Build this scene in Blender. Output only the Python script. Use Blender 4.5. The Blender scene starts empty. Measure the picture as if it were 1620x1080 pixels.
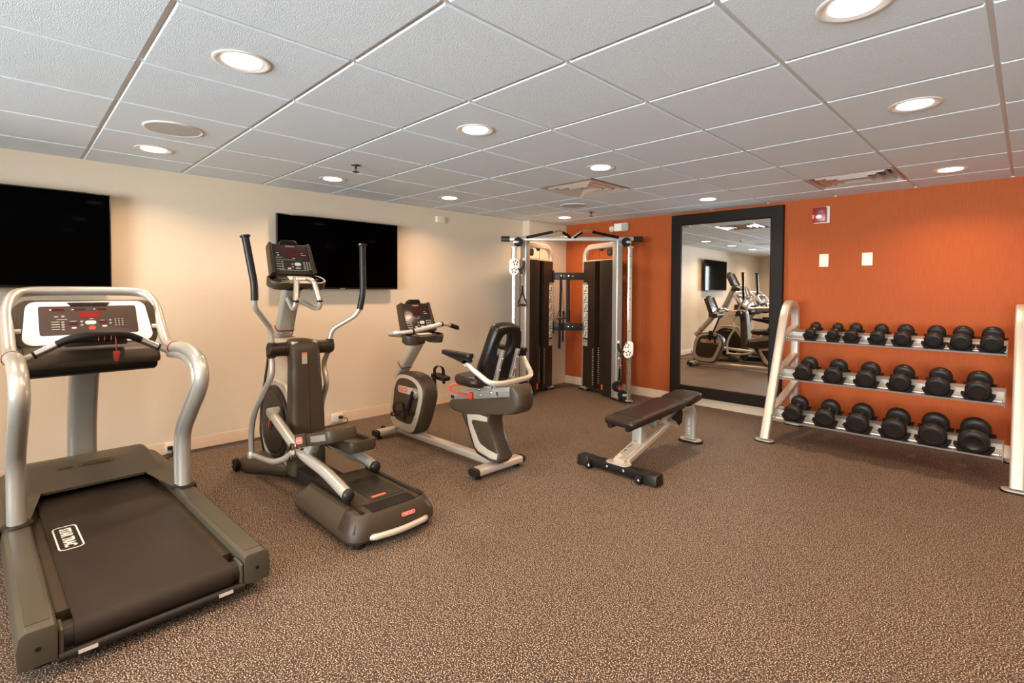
import bpy, bmesh, math, random
from mathutils import Vector, Matrix
random.seed(7)
PI = math.pi
C = bpy.context.scene.collection
R = math.radians

# ------------------------------------------------------------------ camera
W_, H_ = 1620.0, 1080.0
F_PX, CY = 807.7, 476.0
YAW, PIT, ROL = .7914, -.0232, .0058
CAM = Vector((4.79, -5.70, 1.335))
fw = Vector((-math.sin(YAW)*math.cos(PIT), math.cos(YAW)*math.cos(PIT), math.sin(PIT)))
rt = Vector((math.cos(YAW), math.sin(YAW), 0)); up = rt.cross(fw)
r2 = rt*math.cos(ROL)+up*math.sin(ROL); u2 = -rt*math.sin(ROL)+up*math.cos(ROL)
cd = bpy.data.cameras.new('camera'); cam = bpy.data.objects.new('camera', cd); C.objects.link(cam)
cam.matrix_world = Matrix(((r2.x, u2.x, -fw.x, CAM.x), (r2.y, u2.y, -fw.y, CAM.y), (r2.z, u2.z, -fw.z, CAM.z), (0, 0, 0, 1)))
cd.sensor_fit = 'HORIZONTAL'; cd.sensor_width = 36.0; cd.lens = F_PX/W_*36.0
cd.shift_x = 0.0; cd.shift_y = -(H_/2-CY)/W_
cd.clip_start = .05
bpy.context.scene.camera = cam

# ------------------------------------------------------------------ world, daylight, exposure
sc = bpy.context.scene
wd = bpy.data.worlds.new('sky'); sc.world = wd; wd.use_nodes = True
wd.node_tree.nodes['Background'].inputs[0].default_value = (.80, .90, 1.0, 1)
wd.node_tree.nodes['Background'].inputs[1].default_value = 1.6
sc.view_settings.view_transform = 'Standard'; sc.view_settings.look = 'None'
sc.view_settings.gamma = 1.0; sc.view_settings.use_curve_mapping = False
sc.view_settings.exposure = 0.0
DAY_POWER, LAMP_POWER = 480.0, 13.2
RX, BY, HZ = 7.6, -8.9, 2.247          # right wall, back wall, ceiling height

def area(name, loc, rot, sx, sy, power, col, shape='RECTANGLE', spread=PI):
    l = bpy.data.lights.new(name, 'AREA'); l.shape = shape; l.size = sx; l.size_y = sy
    l.energy = power; l.color = col; l.spread = spread
    o = bpy.data.objects.new(name, l); o.location = loc; o.rotation_euler = rot; C.objects.link(o); return o
# daylight entering through the two windows of the wall behind the camera
area('window_daylight', (2.75, BY-.35, 1.42), (R(90), 0, 0), 2.5, 1.4, DAY_POWER, (.84, .94, 1.0))
area('window_daylight', (5.75, BY-.35, 1.42), (R(90), 0, 0), 2.5, 1.4, DAY_POWER, (.84, .94, 1.0))

# ------------------------------------------------------------------ materials
def lin(h):
    h = h.lstrip('#'); v = [int(h[i:i+2], 16)/255 for i in (0, 2, 4)]
    return tuple([(c/12.92 if c <= .04045 else ((c+.055)/1.055)**2.4) for c in v]+[1.0])
def mat(name, col, rough=.5, metal=0.0, bump=0.0, bscale=200.0, var=0.0, vscale=8.0, spec=.5, coat=0.0, emit=None, es=0.0):
    m = bpy.data.materials.new(name); m.use_nodes = True; nt = m.node_tree; b = nt.nodes['Principled BSDF']
    c = lin(col) if isinstance(col, str) else col
    b.inputs['Base Color'].default_value = c; b.inputs['Roughness'].default_value = rough; b.inputs['Metallic'].default_value = metal
    b.inputs['Specular IOR Level'].default_value = spec; b.inputs['Coat Weight'].default_value = coat
    tc = nt.nodes.new('ShaderNodeTexCoord')
    if var:
        n = nt.nodes.new('ShaderNodeTexNoise'); n.inputs['Scale'].default_value = vscale; n.inputs['Detail'].default_value = 4
        nt.links.new(tc.outputs['Object'], n.inputs['Vector'])
        mr = nt.nodes.new('ShaderNodeMapRange'); mr.inputs[3].default_value = 1-var; mr.inputs[4].default_value = 1+var
        nt.links.new(n.outputs[0], mr.inputs[0])
        mx = nt.nodes.new('ShaderNodeVectorMath'); mx.operation = 'SCALE'; mx.inputs[0].default_value = c[:3]
        nt.links.new(mr.outputs[0], mx.inputs['Scale']); nt.links.new(mx.outputs[0], b.inputs['Base Color'])
    if bump:
        n = nt.nodes.new('ShaderNodeTexNoise'); n.inputs['Scale'].default_value = bscale; n.inputs['Detail'].default_value = 3
        nt.links.new(tc.outputs['Object'], n.inputs['Vector'])
        bp = nt.nodes.new('ShaderNodeBump'); bp.inputs['Strength'].default_value = bump; bp.inputs['Distance'].default_value = .002
        nt.links.new(n.outputs[0], bp.inputs['Height']); nt.links.new(bp.outputs[0], b.inputs['Normal'])
    if emit:
        b.inputs['Emission Color'].default_value = lin(emit) if isinstance(emit, str) else emit; b.inputs['Emission Strength'].default_value = es
    return m
M = {}
M['silver'] = mat('silver_paint', '#b9b3a8', .32, .55, var=.03)
M['silver_dk'] = mat('grey_metal_paint', '#9a958b', .36, .5, var=.03)
M['beige'] = mat('champagne_plastic', '#b7aa98', .42, .25, var=.03)
M['rack'] = mat('satin_champagne_steel', '#cdc2b4', .34, .55, var=.03)
M['chrome'] = mat('chrome', '#d8d4ce', .12, 1.0)
M['alu'] = mat('brushed_aluminium', '#b9b4ab', .36, .8, bump=.05, bscale=90)
M['char'] = mat('charcoal_plastic', '#3b3023', .45, 0, bump=.12, bscale=500, var=.06, spec=.3)
M['tread'] = mat('grey_green_plastic', '#40392c', .40, 0, bump=.1, bscale=500, var=.05)
M['dark'] = mat('dark_plastic', '#1e1915', .38, 0, bump=.08, bscale=500, var=.05, spec=.28)
M['brown'] = mat('glossy_brown_plastic', '#2b1f17', .40, 0, var=.05, spec=.3)
M['black'] = mat('black_rubber', '#140e0a', .55, 0, bump=.15, bscale=400, spec=.22)
M['belt'] = mat('belt_rubber', '#231a13', .48, 0, bump=.35, bscale=700, var=.12, vscale=3, spec=.25)
M['vinyl'] = mat('dark_vinyl', '#231711', .36, 0, bump=.22, bscale=420, var=.06, spec=.32)
M['bvinyl'] = mat('black_vinyl', '#16110f', .36, 0, bump=.15, bscale=420, spec=.3)
M['urethane'] = mat('dumbbell_rubber', '#1d1510', .42, 0, bump=.12, bscale=350, var=.08, spec=.3)
M['white'] = mat('white_plastic', '#efe9df', .38)
M['whitegl'] = mat('console_white', '#f4efe8', .25)
M['cream'] = mat('cream_plate', '#efe0cb', .4)
M['red'] = mat('red_plastic', '#8f1f18', .4)
M['red2'] = mat('lever_red', '#b8331f', .4)
M['dred'] = mat('dark_red_ring', '#6e1a1c', .4)
M['rlens'] = mat('dark_red_display', '#4a0f10', .18, emit='#8c1414', es=.12)
M['rlit'] = mat('lit_red_display', '#8a1014', .2, emit='#d01818', es=.16)
M['rmar'] = mat('maroon_display', '#3a0a12', .18, emit='#7a0c1c', es=.10)
M['logo'] = mat('logo_red', '#c2432f', .4)
M['label'] = mat('label_pale', '#d8d2c4', .5)
M['orange_l'] = mat('label_orange', '#cf6a37', .5)
M['panel'] = mat('console_panel', '#4a3a30', .16, 0, spec=.6)
M['panel2'] = mat('console_panel_dark', '#2f251e', .2, 0, spec=.6)
M['btn'] = mat('button_grey', '#a79c8e', .45)
M['btnw'] = mat('button_pale', '#d6d8c4', .4)
M['tvb'] = mat('tv_bezel', '#18120f', .3)
M['tvs'] = mat('tv_screen', '#010101', .05, spec=.02)
M['frame'] = mat('mirror_frame_wood', '#1f1812', .48, 0, bump=.1, bscale=60, var=.06, spec=.14)
M['mirror'] = mat('mirror_glass', (.93, .94, .93, 1), 0.0, 1.0)
M['fire'] = mat('alarm_red', '#9c1d1b', .3)
M['diff'] = mat('diffuser_metal', '#cdc5bc', .30, .55)
M['speak'] = mat('speaker_grille', '#b4b2ae', .6, bump=.4, bscale=900)
M['can'] = mat('lamp_trim', '#e2ddd6', .35)
M['lens'] = mat('lamp_lens', '#ffffff', .4, emit=(1.0, .90, .76, 1), es=9.0)
M['base'] = mat('baseboard_vinyl', '#cbb399', .45, 0, var=.03)
M['grid'] = mat('ceiling_grid_paint', '#d9dcda', .45)
M['cord'] = mat('cord_black', '#1d1915', .55)
M['led'] = mat('led_grid', '#c3c9bf', .3, spec=.7)

def wallmat(name, col, sx, sz, amp, bump):
    m = bpy.data.materials.new(name); m.use_nodes = True; nt = m.node_tree; b = nt.nodes['Principled BSDF']
    b.inputs['Roughness'].default_value = .6; b.inputs['Specular IOR Level'].default_value = .12
    tc = nt.nodes.new('ShaderNodeTexCoord'); mp = nt.nodes.new('ShaderNodeMapping'); mp.inputs['Scale'].default_value = (sx, sx, sz)
    n = nt.nodes.new('ShaderNodeTexNoise'); n.inputs['Scale'].default_value = 1; n.inputs['Detail'].default_value = 6; n.inputs['Roughness'].default_value = .6
    nt.links.new(tc.outputs['Object'], mp.inputs[0]); nt.links.new(mp.outputs[0], n.inputs['Vector'])
    mr = nt.nodes.new('ShaderNodeMapRange'); mr.inputs[1].default_value = .25; mr.inputs[2].default_value = .75; mr.inputs[3].default_value = 1-amp; mr.inputs[4].default_value = 1+amp
    nt.links.new(n.outputs[0], mr.inputs[0])
    mx = nt.nodes.new('ShaderNodeVectorMath'); mx.operation = 'SCALE'; mx.inputs[0].default_value = lin(col)[:3]
    nt.links.new(mr.outputs[0], mx.inputs['Scale']); nt.links.new(mx.outputs[0], b.inputs['Base Color'])
    bp = nt.nodes.new('ShaderNodeBump'); bp.inputs['Strength'].default_value = bump; bp.inputs['Distance'].default_value = .001
    nt.links.new(n.outputs[0], bp.inputs['Height']); nt.links.new(bp.outputs[0], b.inputs['Normal'])
    return m
M['wall'] = wallmat('cream_wallcovering', '#d8c7b0', 30, 260, .035, .25)
M['orange'] = wallmat('orange_wallcovering', '#a65128', 230, 7, .17, .5)

def floormat():
    m = bpy.data.materials.new('speckled_rubber'); m.use_nodes = True; nt = m.node_tree; b = nt.nodes['Principled BSDF']
    b.inputs['Roughness'].default_value = .62; b.inputs['Specular IOR Level'].default_value = .35
    tc = nt.nodes.new('ShaderNodeTexCoord')
    n = nt.nodes.new('ShaderNodeTexNoise'); n.inputs['Scale'].default_value = 200; n.inputs['Detail'].default_value = .6; n.inputs['Roughness'].default_value = .6
    nt.links.new(tc.outputs['Object'], n.inputs['Vector'])
    cr = nt.nodes.new('ShaderNodeValToRGB'); e = cr.color_ramp.elements
    e[0].position = .40; e[0].color = lin('#1a110c'); e[1].position = .50; e[1].color = lin('#281a13')
    x = e.new(.585); x.color = lin('#705947'); x = e.new(.66); x.color = lin('#c4ae95')
    nt.links.new(n.outputs[0], cr.inputs[0])
    n2 = nt.nodes.new('ShaderNodeTexNoise'); n2.inputs['Scale'].default_value = 1.6; n2.inputs['Detail'].default_value = 3
    nt.links.new(tc.outputs['Object'], n2.inputs['Vector'])
    mr = nt.nodes.new('ShaderNodeMapRange'); mr.inputs[3].default_value = .9; mr.inputs[4].default_value = 1.1
    nt.links.new(n2.outputs[0], mr.inputs[0])
    mx = nt.nodes.new('ShaderNodeVectorMath'); mx.operation = 'SCALE'
    nt.links.new(cr.outputs[0], mx.inputs[0]); nt.links.new(mr.outputs[0], mx.inputs['Scale']); nt.links.new(mx.outputs[0], b.inputs['Base Color'])
    bp = nt.nodes.new('ShaderNodeBump'); bp.inputs['Strength'].default_value = .12; bp.inputs['Distance'].default_value = .0006
    nt.links.new(n.outputs[0], bp.inputs['Height']); nt.links.new(bp.outputs[0], b.inputs['Normal'])
    return m
M['floor'] = floormat()
M['tile'] = mat('ceiling_tile', '#d8e1e6', .75, 0, bump=1.0, bscale=260, var=.02, vscale=2, spec=.2)
def glassmat():
    m = bpy.data.materials.new('window_glass'); m.use_nodes = True; nt = m.node_tree; nt.nodes.clear()
    o = nt.nodes.new('ShaderNodeOutputMaterial'); t = nt.nodes.new('ShaderNodeBsdfTransparent'); g = nt.nodes.new('ShaderNodeBsdfGlossy')
    g.inputs['Roughness'].default_value = .02; f = nt.nodes.new('ShaderNodeFresnel'); x = nt.nodes.new('ShaderNodeMixShader')
    nt.links.new(f.outputs[0], x.inputs[0]); nt.links.new(t.outputs[0], x.inputs[1]); nt.links.new(g.outputs[0], x.inputs[2]); nt.links.new(x.outputs[0], o.inputs[0])
    return m
M['glass'] = glassmat()

# ------------------------------------------------------------------ geometry helpers
def rounded(pts, d, n=5, closed=False):
    """polyline with its corners rounded; pts may carry a 4th value (radius factor)"""
    P = [Vector(p) for p in pts]; out = []; N = len(P)
    for i in range(N):
        if not closed and i in (0, N-1): out.append(P[i]); continue
        a, b, c = P[i-1], P[i], P[(i+1) % N]
        l1, l2 = (a-b).length, (c-b).length; k = min(d, .48*l1, .48*l2)
        if k < 1e-5: out.append(b); continue
        p, q = b+(a-b)/l1*k, b+(c-b)/l2*k
        for j in range(n+1):
            t = j/n; out.append(p*(1-t)**2+b*2*t*(1-t)+q*t*t)
    return out
def circ(r, n=14, r2=None):
    r2 = r2 or r
    return [(r*math.cos(2*PI*i/n), r2*math.sin(2*PI*i/n)) for i in range(n)]
def rrect(w, h, r, n=4):
    o = []
    for cx, cy, a0 in ((w/2-r, h/2-r, 0), (-w/2+r, h/2-r, 90), (-w/2+r, -h/2+r, 180), (w/2-r, -h/2+r, 270)):
        for i in range(n+1):
            a = R(a0+90*i/n); o.append((cx+r*math.cos(a), cy+r*math.sin(a)))
    return o
def spline(pts, n=5, closed=True):
    P = [Vector(p) for p in pts]; N = len(P); o = []
    rng = range(N) if closed else range(N-1)
    for i in rng:
        g = (lambda k: P[k % N]) if closed else (lambda k: P[max(0, min(N-1, k))])
        p0, p1, p2, p3 = g(i-1), g(i), g(i+1), g(i+2)
        for j in range(n):
            t = j/n
            o.append(.5*((2*p1)+(p2-p0)*t+(2*p0-5*p1+4*p2-p3)*t*t+(3*p1-p0-3*p2+p3)*t**3))
    if not closed: o.append(P[-1])
    return o
class MB:
    def __init__(s, mx=None): s.bm = bmesh.new(); s.mx = mx or Matrix.Identity(4)
    def v(s, p): return s.bm.verts.new(s.mx @ Vector(p))
    def f(s, vs):
        try: return s.bm.faces.new(vs)
        except ValueError: return None
    def rings(s, rings, cap0=True, cap1=True, closed=True):
        V = [[s.v(p) for p in r] for r in rings]; n = len(V[0])
        for a, b in zip(V, V[1:]):
            for i in range(n if closed else n-1):
                s.f([a[i], a[(i+1) % n], b[(i+1) % n], b[i]])
        if cap0: s.f(V[0][::-1])
        if cap1: s.f(V[-1])
        return V
    def box(s, c, d, bev=0.0, rot=None, seg=2):
        t = bmesh.new(); bmesh.ops.create_cube(t, size=1)
        for v in t.verts: v.co = Vector((v.co.x*d[0], v.co.y*d[1], v.co.z*d[2]))
        if bev: bmesh.ops.bevel(t, geom=t.edges[:], offset=min(bev, .49*min(d)), segments=seg, affect='EDGES', profile=.6)
        mx = Matrix.Translation(c) @ (rot.to_4x4() if rot else Matrix.Identity(4))
        s.merge(t, mx); return s
    def merge(s, t, mx=None):
        mx = s.mx @ (mx or Matrix.Identity(4)); mp = {}
        for v in t.verts: mp[v] = s.bm.verts.new(mx @ v.co)
        for f in t.faces: s.f([mp[v] for v in f.verts])
        t.free()
    def prism(s, pts, axis, a, b, bev=0.0, seg=2):
        """2-D outline extruded along an axis; axis 'x': pts=(y,z), 'y': (x,z), 'z': (x,y)"""
        def P(p, k): return {'x': (k, p[0], p[1]), 'y': (p[0], k, p[1]), 'z': (p[0], p[1], k)}[axis]
        t = bmesh.new(); A = [t.verts.new(P(p, a)) for p in pts]; B = [t.verts.new(P(p, b)) for p in pts]; n = len(pts)
        t.faces.new(A[::-1]); t.faces.new(B)
        for i in range(n): t.faces.new([A[i], A[(i+1) % n], B[(i+1) % n], B[i]])
        bmesh.ops.recalc_face_normals(t, faces=t.faces[:])
        if bev:
            es = [e for e in t.edges if len(e.link_faces) == 2 and e.calc_face_angle(0) > .6]
            bmesh.ops.bevel(t, geom=es, offset=bev, segments=seg, affect='EDGES', profile=.6)
        s.merge(t); return s
    def sweep(s, path, sec, upv=None, cap=True, scale=None, closed=False):
        P = [Vector(p) for p in path]; n = len(P); rings = []; prev = None
        for i in range(n):
            if closed: t = (P[(i+1) % n]-P[i-1]).normalized()
            else: t = (P[min(i+1, n-1)]-P[max(i-1, 0)]).normalized()
            if upv is not None: side = t.cross(Vector(upv)).normalized(); nn = side.cross(t)
            else:
                if prev is None:
                    ref = Vector((0, 0, 1)) if abs(t.z) < .9 else Vector((0, 1, 0)); side = t.cross(ref).normalized()
                else: side = (prev-t*prev.dot(t)).normalized()
                prev = side; nn = side.cross(t)
            k = scale(i/(n-1)) if scale else 1
            rings.append([P[i]+side*(a*k)+nn*(b*k) for a, b in sec])
        if closed: rings.append(rings[0])
        s.rings(rings, cap and not closed, cap and not closed); return s
    def tube(s, pts, r, d=.05, n=12, seg=5, closed=False): return s.sweep(rounded(pts, d, seg, closed), circ(r, n), closed=closed)
    def bar(s, pts, w, h, upv, d=.05, rr=None, seg=5): return s.sweep(rounded(pts, d, seg), rrect(w, h, rr or min(w, h)*.22, 3), upv)
    def cyl(s, a, b, r, n=20, r2=None, bev=0.0):
        a, b = Vector(a), Vector(b); t = (b-a).normalized(); L = (b-a).length
        ref = Vector((0, 0, 1)) if abs(t.z) < .9 else Vector((0, 1, 0)); sd = t.cross(ref).normalized(); nn = sd.cross(t)
        r2 = r if r2 is None else r2
        st = [(0, r), (L, r2)] if not bev else [(0, r-bev), (bev, r), (L-bev, r2), (L, r2-bev)]
        s.rings([[a+t*l+sd*(q*math.cos(2*PI*i/n))+nn*(q*math.sin(2*PI*i/n)) for i in range(n)] for l, q in st]); return s
    def lathe(s, c, ax, prof, n=24):
        """prof: list of (distance along axis, radius)"""
        c, t = Vector(c), Vector(ax).normalized()
        ref = Vector((0, 0, 1)) if abs(t.z) < .9 else Vector((0, 1, 0)); sd = t.cross(ref).normalized(); nn = sd.cross(t)
        s.rings([[c+t*l+sd*(q*math.cos(2*PI*i/n))+nn*(q*math.sin(2*PI*i/n)) for i in range(n)] for l, q in prof]); return s
    def ball(s, c, r, sc=(1, 1, 1), n=14):
        t = bmesh.new(); bmesh.ops.create_uvsphere(t, u_segments=n+4, v_segments=n, radius=r)
        for v in t.verts: v.co = Vector((v.co.x*sc[0], v.co.y*sc[1], v.co.z*sc[2]))
        s.merge(t, Matrix.Translation(c)); return s
    def quad(s, pts): s.f([s.v(p) for p in pts]); return s

def finish(bm, sharp=32):
    bmesh.ops.remove_doubles(bm, verts=bm.verts[:], dist=1e-5)
    bmesh.ops.recalc_face_normals(bm, faces=bm.faces[:])
    for f in bm.faces: f.smooth = True
    for e in bm.edges:
        if len(e.link_faces) == 2: e.smooth = e.calc_face_angle(0) < R(sharp)
def ob(name, mb, m, parent=None, sharp=32):
    finish(mb.bm, sharp); me = bpy.data.meshes.new(name); mb.bm.to_mesh(me); mb.bm.free(); me.materials.append(M[m])
    o = bpy.data.objects.new(name, me); C.objects.link(o)
    if parent: o.parent = parent
    return o
def tag(o, label, cat, group=None):
    o['label'] = label; o['category'] = cat
    if group: o['group'] = group
    return o
def thing(name, label, cat, loc=(0, 0, 0), rz=0.0, group=None):
    o = bpy.data.objects.new(name, None); C.objects.link(o); o.location = loc; o.rotation_euler = (0, 0, rz); o.empty_display_size = .1
    return tag(o, label, cat, group)
def struct(name, mb, m, parent=None, sharp=32):
    o = ob(name, mb, m, parent, sharp)
    if not parent: o['kind'] = 'structure'
    return o
def dup(root, loc=None, rz=None, label=None, group=None):
    def cp(o, p):
        c = o.copy(); C.objects.link(c)
        if p: c.parent = p
        for ch in list(o.children): cp(ch, c)
        return c
    r = cp(root, None)
    if loc is not None: r.location = loc
    if rz is not None: r.rotation_euler[2] = rz
    if label: r['label'] = label
    if group: r['group'] = group
    return r
def basis(o, x, y):
    x = Vector(x).normalized(); y = Vector(y); z = x.cross(y).normalized(); y = z.cross(x)
    return Matrix(((x.x, y.x, z.x, o[0]), (x.y, y.y, z.y, o[1]), (x.z, y.z, z.z, o[2]), (0, 0, 0, 1)))
def text(name, s, size, mx, m, parent, th=.0006, align='CENTER', sx=1.0, bold=.0):
    cu = bpy.data.curves.new('t', 'FONT'); cu.body = s; cu.size = size; cu.extrude = th; cu.align_x = align; cu.align_y = 'CENTER'; cu.offset = bold; cu.resolution_u = 3
    t = bpy.data.objects.new('t', cu); C.objects.link(t)
    dg = bpy.context.evaluated_depsgraph_get(); me = bpy.data.meshes.new_from_object(t.evaluated_get(dg)); bpy.data.objects.remove(t)
    me.transform(mx @ Matrix.Diagonal((sx, 1, 1, 1))); me.materials.clear(); me.materials.append(M[m])
    o = bpy.data.objects.new(name, me); C.objects.link(o)
    if parent: o.parent = parent
    return o
def ringplate(mb, w, h, r, t, z0, z1, n=6):
    """flat rounded ring (outline) in the local xy plane"""
    a = rrect(w, h, r, n); b = rrect(w-2*t, h-2*t, max(r-t, .0005), n)
    V = [[mb.v((p[0], p[1], z)) for p in q] for q, z in ((a, z0), (a, z1), (b, z1), (b, z0))]
    N = len(a)
    for A, B in zip(V, V[1:]+V[:1]):
        for i in range(N): mb.f([A[i], A[(i+1) % N], B[(i+1) % N], B[i]])

# ------------------------------------------------------------------ room shell
JX, JY = .12, -.77                      # the wall steps out near the corner
b = MB(); b.box((3.65, -4.45, -.06), (8.6, 10.2, .12)); struct('floor', b, 'floor')
b = MB(); b.box((-.1, (BY+0)/2, 1.3), (.2, -BY+.4, 2.7)); b.box((JX/2, JY/2, 1.3), (JX, -JY, 2.7)); struct('wall_left', b, 'wall')
b = MB(); b.box((RX/2, .1, 1.3), (RX+.4, .2, 2.7)); struct('wall_far', b, 'orange')
b = MB(); b.box((RX+.1, BY/2, 1.3), (.2, -BY+.4, 2.7)); struct('wall_right', b, 'wall')
# back wall with two windows
b = MB(); WZ0, WZ1 = .75, 2.08; wins = ((1.5, 4.0), (4.5, 7.0))
xs = [-.2, 1.5, 4.0, 4.5, 7.0, RX+.2]
for i in range(5):
    x0, x1 = xs[i], xs[i+1]
    if i in (1, 3):
        b.box(((x0+x1)/2, BY-.1, WZ0/2-.03), (x1-x0, .2, WZ0+.06)); b.box(((x0+x1)/2, BY-.1, (WZ1+2.65)/2), (x1-x0, .2, 2.65-WZ1))
    else: b.box(((x0+x1)/2, BY-.1, 1.3), (x1-x0, .2, 2.7))
struct('wall_back', b, 'wall')
for k, (x0, x1) in enumerate(wins):
    b = MB()
    for x in (x0+.03, x1-.03, (x0+x1)/2): b.box((x, BY-.05, (WZ0+WZ1)/2), (.05, .06, WZ1-WZ0), .006)
    for z in (WZ0+.03, WZ1-.03): b.box(((x0+x1)/2, BY-.05, z), (x1-x0, .06, .05), .006)
    fr = struct('window_%d' % (k+1), b, 'white')
    b = MB(); b.box(((x0+x1)/2, BY-.05, (WZ0+WZ1)/2), (x1-x0-.06, .006, WZ1-WZ0-.06)); ob('pane', b, 'glass', fr)

# ceiling tiles with recessed grid
TX0, TY0, T = 3.463, -5.918, .6096
b = MB(); g = MB()
xl = [x for x in [TX0+T*i for i in range(-8, 9)] if 0 < x < RX]; yl = [y for y in [TY0+T*i for i in range(-6, 12)] if BY < y < -.02]
XE, YE = [0]+xl+[RX], [BY]+yl+[0]
VENTS = [(XE[i], XE[i+1], YE[j], YE[j+1]) for i in range(len(XE)-1) for j in range(len(YE)-1)
         if (abs(XE[i]-1.634) < .05 and abs(YE[j]+2.26) < .05) or (abs(XE[i]-3.463) < .05 and abs(YE[j]+1.041) < .05)]
for i in range(len(XE)-1):
    for j in range(len(YE)-1):
        x0, x1, y0, y1 = XE[i]+.009, XE[i+1]-.009, YE[j]+.009, YE[j+1]-.009
        if (XE[i], XE[i+1], YE[j], YE[j+1]) in VENTS or x1-x0 < .02 or y1-y0 < .02: continue
        e = .004
        b.rings([[(x0, y0, HZ+.02), (x1, y0, HZ+.02), (x1, y1, HZ+.02), (x0, y1, HZ+.02)],
                 [(x0, y0, HZ+.006), (x1, y0, HZ+.006), (x1, y1, HZ+.006), (x0, y1, HZ+.006)],
                 [(x0+e, y0+e, HZ), (x1-e, y0+e, HZ), (x1-e, y1-e, HZ), (x0+e, y1-e, HZ)]])
b.box((RX/2, BY/2, HZ+.16), (RX+.4, -BY+.4, .1))
ce = struct('ceiling', b, 'tile', sharp=20)
for x in xl: g.box((x, BY/2, HZ+.017), (.028, -BY, .012))
for y in yl: g.box((RX/2, y, HZ+.017), (RX, .028, .0125))
ob('ceiling_grid', g, 'grid', ce)
b = MB()
b.box((.006, BY/2+JY/2, HZ+.006), (.012, -BY+JY, .012)); b.box((JX+.006, JY/2, HZ+.006), (.012, -JY, .012)); b.box((RX/2, -.006, HZ+.006), (RX, .012, .012))
struct('trim_1', b, 'grid')

def baseboard(name, pts):
    b = MB(); sec = [(0, 0), (.010, 0), (.006, .012), (.005, .098), (.002, .104), (0, .104)]
    for (p, q, n) in pts:
        p, q, n = Vector((*p, 0)), Vector((*q, 0)), Vector((*n, 0))
        b.rings([[p+n*a+Vector((0, 0, z)) for a, z in sec], [q+n*a+Vector((0, 0, z)) for a, z in sec]])
    return struct(name, b, 'base')
baseboard('baseboard_left', [((0, BY), (0, JY), (1, 0)), ((0, JY), (JX, JY), (0, -1)), ((JX, JY), (JX, 0), (1, 0))])
baseboard('baseboard_far', [((JX, 0), (RX, 0), (0, -1))])
baseboard('baseboard_back', [((0, BY), (RX, BY), (0, 1))])
baseboard('baseboard_right', [((RX, BY), (RX, 0), (-1, 0))])

# ------------------------------------------------------------------ ceiling fittings
def downlight(x, y, label, grp='recessed downlights'):
    t = thing('recessed_downlight', label, 'ceiling light', (x, y, HZ), 0, grp)
    b = MB(); prof = [(.0, .108), (-.004, .106), (-.006, .098), (-.0045, .092), (-.0008, .070), (-.0003, .108)]
    b.lathe((0, 0, 0), (0, 0, 1), prof+[prof[0]], 32); 
    ob('trim_ring', b, 'can', t)
    b = MB(); b.lathe((0, 0, -.0045), (0, 0, 1), [(.0, .070), (.004, .072)], 32); ob('lens', b, 'lens', t)
    l = area('lamp', (0, 0, -.012), (0, 0, 0), .128, .128, LAMP_POWER, (1.0, .67, .42), 'DISK', R(142)); l.parent = t
    return t
RECOL = {
 (.70, -5.0): 'round lit downlight nearest the television by the left edge', (2.54, -5.015): 'large lit downlight above the treadmill, nearest the upper left corner',
 (.68, -3.756): 'lit downlight between the treadmill end and the elliptical, in front of the second television', (2.54, -3.78): 'lit downlight near the middle of the ceiling above the elliptical rear',
 (4.38, -3.77): 'largest lit downlight, cut by the top edge of the photo', (.68, -2.531): 'lit downlight close to the cream wall above the recumbent bike console',
 (2.52, -2.536): 'lit downlight just in front of the square air diffuser at mid ceiling', (4.38, -2.54): 'large lit downlight above the dumbbell rack side of the room',
 (.63, -.661): 'farthest small lit downlight in the corner above the cable machine', (2.51, -.697): 'small lit downlight above the tall framed mirror',
 (4.36, -.682): 'lit downlight close to the orange wall above the dumbbell rack'}
for (x, y), l in RECOL.items(): downlight(x, y, l)
for x, y in ((4.38, -5.0), (.7, -6.25), (2.54, -6.25), (4.38, -6.25), (.7, -7.7), (2.54, -7.7), (4.38, -7.7), (6.2, -.69), (6.2, -2.54), (6.2, -3.77), (6.2, -5.0), (6.2, -6.9)):  # extra downlights added out of frame to light the room
    downlight(x, y, 'added out-of-frame downlight, lighting the room from behind and beside the camera', 'added downlights behind and beside the camera')

def speaker(x, y, label):
    t = thing('ceiling_speaker', label, 'speaker', (x, y, HZ), 0, 'ceiling speakers')
    b = MB(); b.lathe((0, 0, 0), (0, 0, 1), [(.0, .150), (-.004, .148), (-.007, .140), (-.004, .133), (.0, .132)], 40); ob('rim', b, 'can', t)
    b = MB(); b.lathe((0, 0, -.005), (0, 0, 1), [(.002, .134), (0, .132), (-.001, .02), (-.002, .019)], 40); ob('grille', b, 'speak', t)
speaker(1.304, -5.006, 'round grey ceiling speaker near the upper left, beside the first downlight')
speaker(1.297, -1.311, 'small round ceiling speaker behind the square air diffuser, near the corner')
def sprinkler(x, y, label):
    t = thing('fire_sprinkler', label, 'sprinkler', (x, y, HZ), 0, 'ceiling sprinklers')
    b = MB(); b.lathe((0, 0, 0), (0, 0, -1), [(0, .038), (.004, .036), (.006, .02), (.007, .012)], 20); ob('escutcheon', b, 'chrome', t)
    b = MB(); b.cyl((0, 0, -.005), (0, 0, -.028), .008, 10)
    for s in (-1, 1): b.tube([(s*.007, 0, -.026), (s*.016, 0, -.036), (s*.004, 0, -.05)], .0025, .006, 6)
    b.lathe((0, 0, -.05), (0, 0, -1), [(0, .024), (.003, .024)], 14); ob('head', b, 'dark', t)
sprinkler(1.267, -3.853, 'small sprinkler head in the ceiling above the elliptical, by its downlight')
sprinkler(1.159, -.818, 'tiny sprinkler head in the ceiling above the cable machine')

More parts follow.
